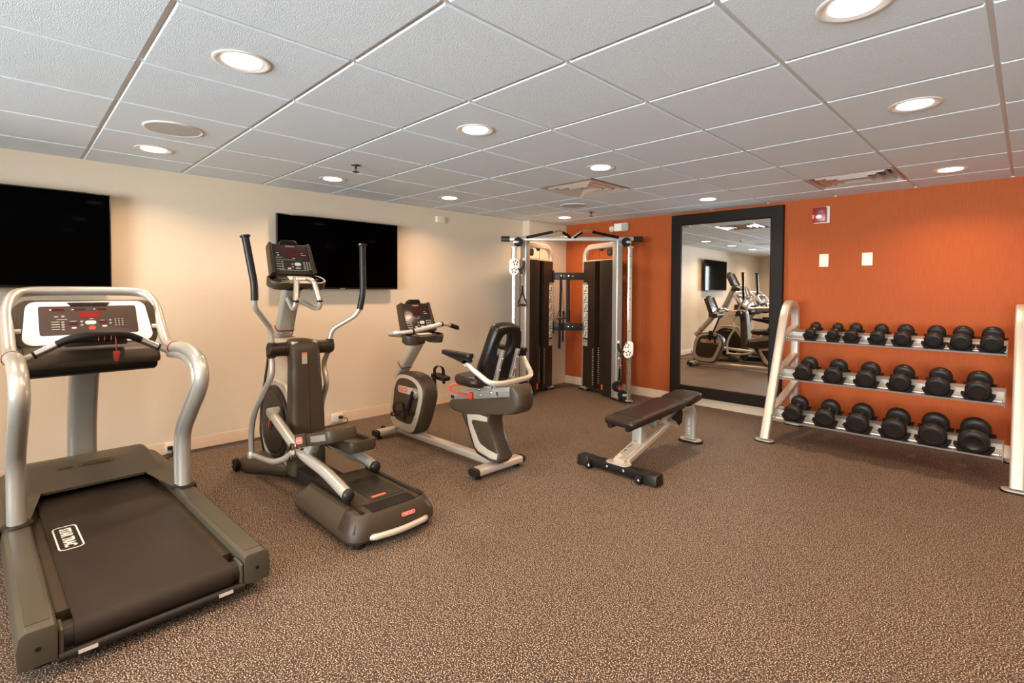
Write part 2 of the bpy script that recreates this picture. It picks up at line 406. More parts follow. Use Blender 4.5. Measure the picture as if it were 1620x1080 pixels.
def diffuser(x0, x1, y0, y1, label):
    cx, cy = (x0+x1)/2, (y0+y1)/2; t = thing('air_diffuser', label, 'air vent', (cx, cy, HZ), 0, 'ceiling air diffusers')
    h = (x1-x0)/2-.006; hy = (y1-y0)/2-.006
    b = MB()
    def sq(k, z): return [(-h*k, -hy*k, z), (h*k, -hy*k, z), (h*k, hy*k, z), (-h*k, hy*k, z)]
    b.rings([sq(1, -.002), sq(1, .0), sq(.93, .0), sq(.86, .05), sq(.86, .10)], False, True); ob('frame', b, 'diff', t, 25)
    for k0 in (.80, .58, .36):
        b = MB(); b.rings([sq(k0, .012), sq(k0-.02, -.004), sq(k0-.15, .055), sq(k0-.165, .052), sq(k0-.03, .0), sq(k0-.01, .014)], False, False)
        ob('louver', b, 'diff', t, 25)
    b = MB(); b.box((0, 0, .03), (h*.34, hy*.34, .004)); ob('center_plate', b, 'white', t)
diffuser(*VENTS[0], 'square metal air diffuser in the ceiling above the flat area before the cable machine')
diffuser(*VENTS[1], 'square metal air diffuser close to the orange wall, above and right of the mirror')

# ------------------------------------------------------------------ wall things
def tv(y0, y1, label):
    t = thing('wall_television', label, 'television', (0, (y0+y1)/2, 1.325), 0, 'wall mounted televisions')
    w = y1-y0; h = .675
    b = MB(); b.box((.083, 0, h/2), (.034, w, h), .004); ob('casing', b, 'tvb', t)
    b = MB(); b.box((.1005, 0, h/2+.004), (.002, w-.016, h-.024)); ob('screen', b, 'tvs', t)
    b = MB(); b.box((.034, 0, h/2), (.064, .42, .3), .01); ob('mount', b, 'black', t)
    b = MB(); b.box((.1012, 0, .006), (.002, .05, .006)); ob('indicator', b, 'btn', t)
tv(-6.385, -5.16, 'black flat television above the treadmill, cut by the left edge')
tv(-3.997, -2.767, 'black flat television on the cream wall behind the elliptical console')

def wallplate(name, loc, nrm, w, h, label, m='cream', kind='blank'):
    rz = {'x': R(90), 'y': 0}[nrm]
    t = thing(name, label, 'wall plate', loc, rz)
    b = MB(); b.box((0, -.004, 0), (w, .008, h), .003); ob('plate', b, m, t)
    if kind == 'blank':
        b = MB()
        for z in (-.042, .042): b.cyl((0, -.007, z), (0, -.0095, z), .0035, 10)
        ob('screw', b, 'white', t)
    if kind == 'switch':
        b = MB(); b.box((0, -.009, -.005), (.032, .006, .05), .002); ob('paddle', b, 'white', t)
    return t
wallplate('blank_wall_plate', (3.371, -.0005, 1.634), 'y', .080, .125, 'blank cream wall plate on the orange wall, left of the pair')
wallplate('switch_wall_plate', (3.726, -.0005, 1.634), 'y', .084, .12, 'cream wall plate with raised centre on the orange wall, right of the pair', kind='switch')
t = thing('thermostat', 'small cream square box high on the cream wall right of the television', 'thermostat', (.0005, -2.14, 2.13), R(90))
b = MB(); b.box((0, -.013, 0), (.13, .026, .068), .005); ob('housing', b, 'cream', t)
b = MB(); b.box((0, -.027, 0), (.10, .003, .045), .001); ob('cover', b, 'label', t)

def outlet(y, z, label, plug_dy, parent_cord):
    t = thing('power_outlet', label, 'power outlet', (.009, y, z), R(90), 'power outlets in the baseboard')
    b = MB(); b.box((0, -.005, 0), (.122, .010, .082), .004); ob('plate', b, 'cream', t)
    b = MB()
    for s in (-1, 1): b.cyl((s*.026, -.009, 0), (s*.026, -.0125, 0), .016, 16)
    ob('socket', b, 'white', t)
    b = MB()
    for s in (-1, 1):
        for dx in (-.006, .006): b.box((s*.026+dx, -.0128, .004), (.002, .001, .008))
        b.box((s*.026, -.0128, -.008), (.004, .001, .004))
    ob('slot', b, 'black', t)
    return t
outlet(-4.77, .060, 'baseboard power outlet with black plug just right of the treadmill hood', 0, 0)
outlet(-3.40, .060, 'baseboard power outlet with black plug between the elliptical and the bike', 0, 0)
t = thing('treadmill_power_cord', 'black power plug and cord dropping from the outlet by the treadmill', 'cord', (0, 0, 0))
b = MB(); b.box((.038, -4.80, .062), (.034, .034, .03), .006); b.tube([(.05, -4.80, .055), (.09, -4.79, .045), (.09, -4.80, .012), (.14, -4.9, .008), (.4, -5.0, .008)], .005, .03); ob('plug', b, 'cord', t)
t = thing('elliptical_power_cord', 'black plug with looping cord in the outlet behind the elliptical pedals', 'cord', (0, 0, 0))
b = MB(); b.box((.04, -3.375, .062), (.036, .034, .028), .006); b.tube([(.055, -3.37, .06), (.10, -3.33, .055), (.11, -3.34, .02), (.09, -3.45, .008), (.12, -3.7, .007), (.3, -3.85, .007), (.62, -4.0, .007)], .0045, .04); ob('plug', b, 'cord', t)
b = MB(); b.prism([(.012, 0), (.075, 0), (.062, .013), (.022, .013)], 'y', -5.1, -3.95, .002); 
tag(ob('floor_cord_cover', b, 'cord'), 'long flat dark cord cover on the floor along the cream wall', 'cord cover')

# fire alarm strobe
t = thing('fire_alarm', 'red fire alarm with clear strobe high on the orange wall', 'fire alarm', (3.335, 0, 2.08), 0)
b = MB(); b.box((.012, -.004, 0), (.135, .008, .16), .002); ob('back_plate', b, 'label', t)
b = MB(); b.box((0, -.033, 0), (.115, .05, .145), .010); ob('body', b, 'fire', t)
b = MB(); b.box((0, -.059, .037), (.078, .006, .04), .002); ob('sounder_grille', b, 'dred', t)
b = MB(); b.ball((0, -.060, -.022), .027, (1.1, .6, .85)); ob('strobe_lens', b, 'whitegl', t)
text('lettering', 'FIRE', .022, basis((-.048, -.0595, -.02), (0, 0, 1), (-1, 0, 0)), 'white', t, .0003)
# emergency light
t = thing('emergency_light', 'white emergency light with ribbed round lamp and led square above the cable machine', 'emergency light', (1.06, 0, 2.145), 0)
b = MB(); b.box((0, -.03, 0), (.19, .06, .10), .008); ob('body', b, 'white', t)
b = MB(); b.box((.070, -.064, -.004), (.095, .012, .092), .003); ob('lamp_panel', b, 'led', t)
b = MB()
for i in range(5):
    for j in range(5): b.ball((.036+i*.017, -.071, -.038+j*.017), .0055, (1, .5, 1), 6)
ob('led_dots', b, 'panel2', t)
b = MB(); b.lathe((-.115, -.05, -.015), (-.75, -.6, -.15), [(-.02, .02), (.0, .042), (.02, .045), (.024, .040), (.03, .043), (.036, .036), (.04, .038), (.046, .03), (.05, .01)], 20); ob('lamp_head', b, 'label', t)

# leaning framed mirror: slightly turned on the wall
MA = .020
t = thing('framed_mirror', 'tall wall mirror in a wide dark wood frame', 'mirror', (2.40, -.052, .100), MA)
MW, MH, FT = 1.225, 2.115, .125
b = MB()
def fr_ring(x, z0, z1, y): return [(-x, y, z0), (x, y, z0), (x, y, z1), (-x, y, z1)]
X = MW/2
b.rings([fr_ring(X, 0, MH, .030), fr_ring(X, 0, MH, -.008), fr_ring(X-.004, .004, MH-.004, -.012), fr_ring(X-FT+.012, FT-.012, MH-FT+.012, -.014), fr_ring(X-FT, FT, MH-FT, -.006), fr_ring(X-FT, FT, MH-FT, .010)], False, False)
ob('frame', b, 'frame', t, 20)
b = MB(); b.box((0, .008, MH/2), (MW-2*FT+.02, .006, MH-2*FT+.02)); ob('mirror_glass', b, 'mirror', t)
b = MB()
for sx in (-1, 1):
    for z0, z1 in ((FT, .001), (MH-FT, MH-.001)):
        b.tube([(sx*(X-FT), -.0143, z0), (sx*(X-.004), -.0125, z1)], .0008, .01, 4)
ob('miter_joint', b, 'char', t)

# ------------------------------------------------------------------ shared machine pieces (local axes: x right, y forward, z up)
def nodes_logo(parent, mx, w, name='logo_badge', m0='logo', txt='STAR TRAC', mt='label', h=None):
    h = h or w*.34
    b = MB(mx); b.prism(rrect(w, h, h*.38, 4), 'z', 0, .0012); o = ob(name, b, m0, parent)
    b = MB(mx); ringplate(b, w*.94, h*.84, h*.32, h*.05, .0012, .0018); ob('badge_outline', b, mt, parent)
    text('badge_lettering', txt, h*.55, mx @ Matrix.Translation((0, -h*.02, .0012)), mt, parent, .0003, sx=min(1.0, w*.78/(h*.55*len(txt)*.62)))
    return o
def console_face(parent, mx, w, h, pm='panel2', lit='rlens', wide=False):
    """control panel: mx puts the local xy plane on the face"""
    b = MB(mx); b.prism(rrect(w, h, .012, 4), 'z', 0, .004, .001); ob('control_panel', b, pm, parent)
    z0, z1 = .004, .0052
    def put(name, m, items):
        if name in ('readout_window',):
            for (x, y, a, c, r) in items:
                b = MB(mx @ Matrix.Translation((x*w, y*h, 0))); b.prism(rrect(a*w, c*h, min(r, .49*min(a*w, c*h)), 3), 'z', z0, z1); ob(name, b, m, parent)
            return
        b = MB(mx)
        for (x, y, a, c, r) in items: b.mx = mx @ Matrix.Translation((x*w, y*h, 0)); b.prism(rrect(a*w, c*h, min(r, .49*min(a*w, c*h)), 3), 'z', z0, z1)
        ob(name, b, m, parent)
    if wide:
        put('readout_window', 'rlens', [(-.31, .37, .115, .075, .001), (-.095, .37, .105, .065, .001), (.125, .37, .10, .065, .001), (-.175, -.13, .085, .075, .001), (.125, -.10, .08, .07, .001)])
        put('main_display', 'rlit', [(.0, .17, .20, .15, .002)])
        put('start_button', 'btnw', [(.0, -.10, .115, .13, .02)]); put('stop_button', 'logo', [(.01, -.29, .075, .15, .03)])
        put('keypad', 'btn', [(.26+i*.037, .0-j*.075, .016, .028, .002) for i in range(3) for j in range(4)]+[(-.09, -.06-j*.12, .03, .06, .01) for j in range(2)]+[(.205, -.03-j*.11, .025, .05, .008) for j in range(2)]+[(-.275, -.06-j*.085, .03, .05, .008) for j in range(4)]+[(-.27, .14, .035, .06, .01)])
        put('printed_marks', 'label', [(-.345, -.05-j*.085, .08, .014, .001) for j in range(4)]+[(-.335, .13, .04, .018, .001), (-.28, .03, .10, .014, .001), (-.175, -.04, .06, .012, .001), (.01, .03, .045, .012, .001), (.12, -.03, .05, .010, .001), (-.17, -.27, .05, .05, .004), (.14, -.24, .05, .05, .004), (.10, .40-.02, .0, .0, 0) if 0 else (.05, .38, .018, .03, .002), (-.17, .37, .02, .03, .002), (-.385, .37, .015, .05, .002)])
    else:
        nodes_logo(parent, mx @ Matrix.Translation((0, h*.44, z0)), w*.26, 'console_badge', h=h*.055)
        put('readout_window', 'rlens', [(-.33, .31, .19, .065, .001), (-.09, .31, .14, .06, .001), (.13, .31, .18, .06, .001), (.36, .29, .18, .06, .001), (.36, .08, .13, .06, .001), (-.13, -.25, .10, .08, .001)])
        put('main_display', lit, [(.0, .13, .34, .14, .002)])
        put('start_button', 'btnw', [(.13, -.20, .18, .12, .02)])
        put('keypad', 'btn', [(.31+i*.075, -.14-j*.075, .05, .045, .004) for i in range(3) for j in range(4)]+[(-.02, -.20-j*.10, .05, .06, .01) for j in range(2)]+[(-.29, -.12-j*.085, .06, .045, .008) for j in range(4)]+[(-.36, .11, .06, .06, .01)])
        put('printed_marks', 'label', [(-.40, -.12-j*.085, .12, .013, .001) for j in range(4)]+[(-.37, .19, .07, .014, .001), (-.35, .03, .19, .012, .001), (.3, .20, .07, .012, .001), (.34, .135, .14, .014, .001), (-.2, -.05, .55, .006, .001), (-.12, -.36, .09, .05, .001), (0, -.42, .8, .006, .001), (.05, .01, .08, .012, .001), (.12, -.34, .14, .03, .004)])

# ------------------------------------------------------------------ treadmill
def treadmill(label, loc, rz, first=True):
    t = thing('treadmill', label, 'treadmill', loc, rz, 'treadmills facing the cream wall')
    for s in (-1, 1):
        b = MB(); pr = [(.302*s, .055), (.300*s, .172), (.310*s, .183), (.384*s, .183), (.400*s, .170), (.408*s, .12), (.404*s, .055)]
        b.prism(pr, 'y', 0, 1.4, .006)
        r = ob('side_rail', b, 'tread', t)
        b = MB(); b.prism([(.318*s, .1832), (.318*s, .1848), (.382*s, .1848), (.382*s, .1832)], 'y', .05, .98, .0); ob('rail_foot_strip', b, 'tread', r)
        b = MB(); b.cyl((.352*s, .002, .115), (.352*s, -.0015, .115), .008, 12); ob('rail_screw', b, 'black', r)
        b = MB(); b.box((.292*s, .050, .106), (.014, .085, .088), .03, None, 4); ob('roller_bracket', b, 'tread', r)
    b = MB(); b.box((0, .85, .095), (.598, 1.36, .085), .004); ob('deck', b, 'char', t)
    # running belt wrapping the rear roller
    b = MB(); rad = .052; yc, zc = .062, .100; o = []
    for i in range(13):
        a = R(90+180*i/12); o.append((yc+rad*math.cos(a), zc+rad*math.sin(a)))
    inn = [(yc+(rad-.004)*math.cos(R(90+180*i/12)), zc+(rad-.004)*math.sin(R(90+180*i/12))) for i in range(13)]
    outl = [(1.62, zc+rad)]+o+[(1.62, zc-rad), (1.62, zc-rad+.004)]+inn[::-1]+[(1.62, zc+rad-.004)]
    V = []
    for x in (-.256, -.250, .250, .256): V.append([(x, p[0], p[1]-(0 if abs(x) < .253 else .001)) for p in outl])
    b.rings(V); belt = ob('running_belt', b, 'belt', t, 40)
    mx = basis((-.188, .845, .1524), (0, -1, 0), (1, 0, 0))
    b = MB(mx); ringplate(b, .305, .092, .026, .0065, 0, .0006, 6); ob('belt_logo', b, 'label', belt)
    text('belt_lettering', 'STAR TRAC', .058, mx @ Matrix.Translation((0, -.002, 0)), 'label', belt, .0005, sx=.80, bold=.0022)
    b = MB(); b.cyl((-.285, yc, zc), (.285, yc, zc), .045, 24); ob('rear_roller', b, 'dark', t)
    b = MB(); b.cyl((-.300, .012, .052), (.300, .012, .052), .017, 14); rb = ob('rear_guard_bar', b, 'dark', t)
    for x in (-.222, .225):
        b = MB(); b.prism([(x-.033, .0), (x+.033, .0), (x+.033, .001), (x-.033, .001)], 'z', 0, .0, 0) if 0 else b.box((x, -.0062, .055), (.054, .002, .013), .0, Matrix.Rotation(R(-15), 3, 'X')); ob('warning_label', b, 'btn', rb)
    # motor hood as a height field with the belt opening
    hp = [(1.08, .184), (1.30, .190), (1.465, .197), (1.60, .245), (1.73, .288), (1.80, .292), (1.95, .255), (2.06, .19), (2.12, .10)]
    def ip(y):
        for (a, p), (c, q) in zip(hp, hp[1:]):
            if a <= y <= c: u = (y-a)/(c-a); return p+(q-p)*u
        return hp[-1][1] if y > 1.5 else hp[0][1]
    def hz(x, y):
        h = (ip(y-.02)+2*ip(y)+ip(y+.02))/4; k = min(1, max(0, (.375-abs(x))/.095)); k = k*k*(3-2*k)
        z = .186+(h-.186)*k
        if h < .186: z = h
        e = max(0, abs(x)-.385)/.028
        return z-.018*e*e
    ys = [1.08+1.04*i/44 for i in range(45)]
    def wo(y): return .235 if y > 1.465 else .235+min(1, (1.465-y)/.33)*.062
    b = MB()
    def edge(y): return .413-.10*max(0, (y-1.85)/.27)**2
    for s in (-1, 1):
        rows = []
        for y in ys:
            e, w = edge(y), wo(y); rows.append([b.v((s*(w+(e-w)*k/12), y, hz(w+(e-w)*k/12, y))) for k in range(13)]+[b.v((s*(e+.001), y, .10)), b.v((s*e, y, .05))])
        for A, B_ in zip(rows, rows[1:]):
            for k in range(14): b.f([A[k], A[k+1], B_[k+1], B_[k]])
    yy = [y for y in ys if y >= 1.465]; rows = [[b.v((-.235+.47*k/10, y, hz(-.235+.47*k/10, y))) for k in range(11)] for y in [1.465]+yy]
    for A, B_ in zip(rows, rows[1:]):
        for k in range(10): b.f([A[k], A[k+1], B_[k+1], B_[k]])
    A = [(-.235+.47*k/10, 1.465) for k in range(11)]
    for k in range(10): b.quad([(A[k][0], 1.465, hz(A[k][0], 1.465)), (A[k+1][0], 1.465, hz(A[k+1][0], 1.465)), (A[k+1][0], 1.468, .184), (A[k][0], 1.468, .184)])
    e = edge(2.12); b.quad([(-e, 2.12, .10), (e, 2.12, .10), (e, 2.12, .05), (-e, 2.12, .05)])
    hood = ob('motor_hood', b, 'tread', t, 40)
    b = MB(); b.box((.03, 1.655, .2645), (.26, .004, .022), 0, Matrix.Rotation(R(20), 3, 'X'))
    mx = basis((.03, 1.655, .2675), (1, 0, 0), (0, .93, .33))
    b = MB(mx); ringplate(b, .17, .036, .004, .003, 0, .0008, 2)
    for i in range(7): b.mx = mx @ Matrix.Translation((-.06+i*.02, 0, 0)); b.prism(rrect(.012, .022, .002, 2), 'z', 0, .0006)
    b.mx = mx @ Matrix.Translation((-.145, 0, 0)); b.prism(rrect(.07, .02, .003, 2), 'z', 0, .0006)
    ob('embossed_mark', b, 'char', hood)
    # uprights
    for s in (-1, 1):
        x = .350*s
        b = MB(); b.lathe((x, 1.09, .178), (0, 0, 1), [(0, .062), (.010, .060), (.016, .050), (.018, .03)], 24); ob('upright_collar', b, 'dark', t)
        path = [(x, 1.085, .185), (x, 1.080, .47), (x, .955, .625), (x, .800, .765), (x, .745, .86), (x, .80, .945), (x, 1.0, .985), (x, 1.26, .972)]
        b = MB(); b.sweep(spline(path, 6, False), circ(.036, 18), (1, 0, 0)); u = ob('upright', b, 'silver', t)
        p2 = [(x-s*.02, p[1]+(.042 if i < 5 else .02), p[2]-(0 if i < 4 else .03+.01*(i > 4))) for i, p in enumerate(path)]
        b = MB(); b.sweep(spline(p2, 6, False), circ(.020, 12), (1, 0, 0)); ob('inner_upright_tube', b, 'silver', u)
        b = MB(); b.lathe((x, 1.245, .972), (0, 1, -.05), [(0, .0375), (.001, .040), (.008, .040), (.009, .0375)], 20); b.lathe((x-s*.01, 1.245, .937), (0, 1, -.05), [(0, .021), (.001, .025), (.008, .025), (.009, .02)], 16); ob('clamp_ring', b, 'dred', u)
    x = .350
    half = [(x, 1.25, .970), (x, 1.40, .978), (x, 1.50, 1.035), (x, 1.60, 1.125), (.345, 1.68, 1.215), (.315, 1.76, 1.283), (.25, 1.80, 1.303), (.12, 1.81, 1.307)]
    b = MB(); b.sweep(spline(half+[(-p[0], p[1], p[2]) for p in half[::-1]], 6, False), circ(.0285, 16)); ob('console_arch', b, 'silver', t)
    # heart rate handlebar
    hb = [(.335, 1.28, .945), (.27, 1.255, .982), (.18, 1.245, 1.032), (.125, 1.225, 1.060), (.05, 1.20, 1.074)]
    hb = hb+[(-p[0], p[1], p[2]) for p in hb[::-1]]
    b = MB(); b.sweep(spline(hb, 5, False), circ(.0165, 12)); h = ob('handlebar', b, 'silver', t)
    b = MB(); b.sweep(spline(hb[2:-2], 5, False), circ(.0195, 12)); ob('handlebar_cover', b, 'black', h)
    for s in (-1, 1):
        b = MB(); b.cyl((.262*s, 1.2537, .9865), (.176*s, 1.2445, 1.034), .0192, 14); ob('pulse_grip', b, 'chrome', h)
        b = MB(); b.cyl((.272*s, 1.2545, .981), (.262*s, 1.2537, .9865), .0205, 14); ob('grip_collar', b, 'black', h)
    # console
    o0 = Vector((0, 1.575, 1.125)); up_ = Vector((0, .145, .25)).normalized(); mx = basis(o0, (1, 0, 0), up_)
    b = MB(mx); b.prism(rrect(.655, .315, .07, 6), 'z', -.075, -.004, .012); 
    b.mx = Matrix.Identity(4)
    for q in ([(1.49, 1.0), (1.40, .975), (1.355, .915), (1.365, .885), (1.62, .865), (1.71, .93), (1.70, 1.05)],): b.prism(q, 'x', -.305, .305, .02, 3)
    con = ob('console', b, 'char', t)
    b = MB(); b.prism([(1.37, .887), (1.385, .855), (1.43, .838), (1.60, .835), (1.63, .868)], 'x', -.292, .292, .012, 3); ob('console_underside', b, 'black', con)
    b = MB(mx); b.prism([(p[0]*(1-.06*(p[1] > 0)), p[1]) for p in rrect(.595, .275, .05, 6)], 'z', -.006, .006, .003); ob('console_face', b, 'whitegl', con)
    console_face(con, mx @ Matrix.Translation((0, .012, .006)), .452, .186, 'panel', 'rlit', True)
    b = MB(mx); b.prism([(-.10, .128), (.10, .128), (.085, .105), (-.085, .105)], 'z', .006, .014, .002); b.box((0, .118, .013), (.035, .014, .008), .002); ob('fan_vent', b, 'brown', con)
    b = MB(mx); b.box((-.05, .117, .0145), (.055, .012, .003)); b.box((.05, .117, .0145), (.055, .012, .003)); ob('fan_slot', b, 'black', con)
    b = MB(); b.box((0, 1.40, 1.018), (.28, .09, .03), .01); b.box((0, 1.29, 1.045), (.25, .10, .018), .006, Matrix.Rotation(R(-12), 3, 'X')); ob('reading_rack', b, 'brown', con)
    b = MB(); b.box((.03, 1.30, 1.058), (.15, .05, .003), 0, Matrix.Rotation(R(-12), 3, 'X')); ob('rack_label', b, 'logo', con)
    for s in (-1, 1):
        b = MB(); b.cyl((.30*s, 1.565, 1.085), (.350*s, 1.56, 1.085), .017, 12); ob('arch_stub', b, 'beige', con)
    # post
    path = [(0, 1.965, .14), (0, 1.955, .40), (0, 1.90, .62), (0, 1.82, .80), (0, 1.68, .95)]
    b = MB(); b.sweep(spline(path, 6, False), rrect(.145, .10, .035, 5), (1, 0, 0)); 
    b = MB(); b.sweep(spline(path, 6, False), [(p[1], p[0]) for p in rrect(.145, .11, .035, 5)][::-1], (1, 0, 0)); ob('console_post', b, 'silver_dk', t)
    b = MB(); b.tube([(.055, 1.19, 1.072), (.056, 1.172, 1.03), (.056, 1.17, .985)], .0022, .01, 6)
    for dx in (-.035, -.012, .014): b.tube([(.03+dx, 1.215, 1.088), (.022+dx*1.1, 1.182, 1.072), (.02+dx*1.1, 1.178, 1.045)], .002, .01, 6)
    k = ob('safety_cord', b, 'red', t)
    b = MB(); b.prism([(.042, .985), (.070, .985), (.074, .975), (.064, .93), (.052, .925), (.044, .94)], 'y', 1.163, 1.177, .004); ob('safety_key', b, 'red', k)
    for s in (-1, 1):
        for y in (.12, 1.9):
            b = MB(); b.cyl((.34*s, y, 0), (.34*s, y, .06), .028, 14); ob('levelling_foot', b, 'black', t)
    return t
TMZ = math.atan2(-.04, -1)-PI/2
tm = treadmill('treadmill with white console and wide black belt, large in the left foreground', (2.46, -5.29, 0), TMZ)
dup(tm, (2.42, -6.62, 0), R(90), 'second treadmill of the same kind, seen only in the mirror behind the bike seat')

# ------------------------------------------------------------------ small upright console of elliptical and bike
def small_console(t, mx, w, h, lit):
    b = MB(mx)
    out = [(-w*.50, -h*.5), (w*.50, -h*.5), (w*.46, h*.47), (w*.40, h*.5), (-w*.40, h*.5), (-w*.46, h*.47)]
    b.prism(out, 'z', -.055, 0, .008)
    for s in (-1, 1): b.prism([(s*w*.50, -h*.5), (s*w*.455, h*.50), (s*w*.39, h*.52), (s*w*.41, -h*.5)], 'z', -.05, .018, .007)
    con = ob('console', b, 'char', t)
    console_face(con, mx @ Matrix.Translation((0, .0, .001)), w*.80, h*.93, 'panel2', lit)
    b = MB(mx); b.prism([(-w*.20, h*.5), (w*.20, h*.5), (w*.18, h*.60), (w*.14, h*.63), (-w*.14, h*.63), (-w*.18, h*.60)], 'z', -.045, .006, .006); c = ob('fan_housing', b, 'dark', con)
    b = MB(mx); b.box((0, h*.565, .007), (w*.26, h*.055, .003)); ob('fan_grille', b, 'black', con)
    return con
def tray(con, name, c, w, d, h, m='char', tilt=0):
    """cup holder tray: two round cups joined by a shelf"""
    mt = Matrix.Translation(c) @ Matrix.Rotation(R(tilt), 4, 'X')
    b = MB(mt); r = d*.5
    prof = [(r*1.00, -h), (r*1.04, -h*.5), (r*1.05, -.004), (r*1.02, 0), (r*.86, 0), (r*.83, -h*.75), (0.001, -h*.75)]
    for s in (-1, 1):
        b.lathe((s*(w/2-r), 0, 0), (0, 0, 1), [(q, rr) for rr, q in [(r*.9, -h)]+[(p[0], p[1]) for p in prof]], 24)
    b.box((0, d*.18, -h*.30), (w-2*r, d*.6, h*.55), .008); b.box((0, -d*.28, -h*.35), (w-2*r, d*.42, h*.65), .012)
    o = ob(name, b, m, con)
    for s in (-1, 1):
        b = MB(mt); b.lathe((s*(w/2-r), 0, 0), (0, 0, 1), [(-h*.74, .001), (-h*.74, r*.80), (-.003, r*.835), (-.003, r*.80), (-h*.70, r*.76), (-h*.70, .001)], 24); ob('cup_holder', b, 'black', con)
    b = MB(mt); b.box((.01, d*.08, -h*.02+.002), (w*.34, d*.42, .004), .001); ob('tray_insert', b, 'label', con)
    return o
def logo_side(parent, o, x, y, w): nodes_logo(parent, basis(o, x, y), w, 'side_badge')

# ------------------------------------------------------------------ elliptical
e = thing('elliptical_trainer', 'tall elliptical trainer with two swinging arms in front of the second television', 'elliptical machine', (2.46, -4.23, 0), R(90))
def plan(x0, x1, y0, y1, r, n=6):
    return [(p[0]+(x0+x1)/2, p[1]+(y0+y1)/2) for p in rrect(x1-x0, y1-y0, r, n)]
def stack(b, plans): b.rings([[(p[0], p[1], z) for p in pl] for pl, z in plans])
b = MB()
stack(b, [(plan(-.255, .255, .03, .80, .07), .028), (plan(-.268, .268, .01, .80, .08), .05), (plan(-.263, .263, .008, .78, .085), .085), (plan(-.228, .228, .030, .70, .08), .155), (plan(-.218, .218, .040, .69, .08), .166), (plan(-.20, .20, .065, .67, .07), .170)])
base = ob('rear_base_housing', b, 'char', e, 28)
b = MB()
def capplan(o, y1): 
    return [(-.268+o, y1), (-.268+o, .09+o), (-.245+o, .035+o), (-.19+o, .008+o), (.19-o, .008+o), (.245-o, .035+o), (.268-o, .09+o), (.268-o, y1)]
stack(b, [(capplan(.002, .165), .088), (capplan(.018, .165), .125), (capplan(.033, .165), .156), (capplan(.044, .165), .169), (capplan(.06, .165), .1735)])
ob('rear_cap', b, 'brown', base, 30)
b = MB()
for i in range(9): b.box((0, .050+i*.0115, .1745), (.27, .006, .004), .001)
ob('rear_grille', b, 'dark', base)
for s in (-1, 1):
    b = MB(); b.box((s*.18, .375, .1742), (.018, .62, .006)); ob('roller_track', b, 'black', base)
b = MB(); b.box((.04, .35, .1715), (.20, .34, .004), .0015); ob('recessed_tread', b, 'dark', base)
b = MB(); b.box((.0, .215, .1745), (.085, .022, .002)); ob('warning_sticker', b, 'orange_l', base)
nodes_logo(base, basis((.06, .0075, .122), (1, 0, 0), (0, .35, .94)), .085, 'rear_badge', h=.02)
b = MB(); b.tube([(-.17, .05, .055), (-.15, .0, .060), (0, -.022, .060), (.17, .0, .060), (.19, .05, .055)], .016, .12, 12, 8); hb = ob('lift_handle', b, 'beige', base)
for x, y in ((-.2, .07), (.2, .07)):
    b = MB(); b.cyl((x, y, 0), (x, y, .032), .026, 16); ob('levelling_foot', b, 'black', e)
b = MB(); b.box((0, .98, .075), (.19, .50, .09), .02); ob('center_beam', b, 'dark', e)
# front stabiliser with transport wheels
b = MB(); pl = [(-.28, 1.60), (-.28, 1.735), (-.2, 1.79), (.2, 1.79), (.28, 1.735), (.28, 1.60), (.16, 1.42), (.10, 1.30), (-.10, 1.30), (-.16, 1.42)]
cx, cy = 0, 1.58
stack(b, [([((x-cx)*k+cx, (y-cy)*k+cy) for x, y in pl], z) for k, z in ((.97, .012), (1.0, .03), (1.0, .05), (.95, .075), (.80, .095))]); st = ob('front_stabilizer', b, 'char', e, 50)
for s in (-1, 1):
    b = MB(); b.lathe((s*.283, 1.70, .047), (s, 0, 0), [(0, .030), (.004, .044), (.030, .046), (.036, .040), (.037, .018), (.033, .01)], 24); w = ob('transport_wheel', b, 'black', st)
    b = MB(); b.cyl((s*.31, 1.70, .047), (s*.335, 1.70, .047), .006, 10); b.ball((s*.335, 1.70, .047), .008); ob('axle_bolt', b, 'chrome', w)
# drive housing
b = MB(); out = [(1.20, .06), (1.62, .055), (1.76, .10), (1.825, .22), (1.81, .42), (1.70, .68), (1.61, .925), (1.55, .965), (1.20, .965)]
b.prism(out, 'x', -.088, .088, .015, 3); hs = ob('drive_housing', b, 'beige', e)
b = MB(); b.sweep(rounded([(0, 1.60, .95), (0, 1.715, .68), (0, 1.822, .42), (0, 1.84, .22), (0, 1.77, .09), (0, 1.62, .045)], .08), rrect(.15, .022, .008, 3), None) if 0 else b.prism([(1.60, .96), (1.625, .965), (1.722, .70), (1.832, .44), (1.850, .22), (1.785, .075), (1.76, .09), (1.81, .22), (1.795, .42), (1.70, .68)], 'x', -.093, .093, .006); ob('front_edge_trim', b, 'dark', hs)
for s in (-1, 1):
    b = MB(); X = s*.0885
    b.tube([(X, 1.245, .20), (X, 1.25, .56), (X, 1.30, .65), (X, 1.50, .665), (X, 1.64, .655)], .014, .07, 10, 6); ob('molded_ridge', b, 'beige', hs)
    b = MB(); b.lathe((s*.084, 1.515, .365), (s, 0, 0), [(0, .262), (.018, .262), (.024, .255), (.024, .243), (.019, .238), (.019, .225), (.027, .215), (.030, .05), (.030, .01)], 48); dk = ob('crank_disc', b, 'dark', hs, 25)
    b = MB(); b.lathe((s*.112, 1.565, .345), (s, 0, 0), [(0, .052), (.006, .052), (.007, .046), (.003, .042), (.003, .01)], 28); ob('disc_recess', b, 'brown', dk)
    b = MB(basis((s*.1185, 1.565, .345), (0, -.35*s, -.94), (0, -.94*s, .35))); b.prism(rrect(.07, .016, .006, 3), 'z', -.0005, .001); ob('disc_badge', b, 'logo', dk)
nodes_logo(hs, basis((-.0885, 1.44, .855), (0, -1, 0), (0, 0, 1)), .12, 'side_badge', 'beige', mt='logo', h=.04)
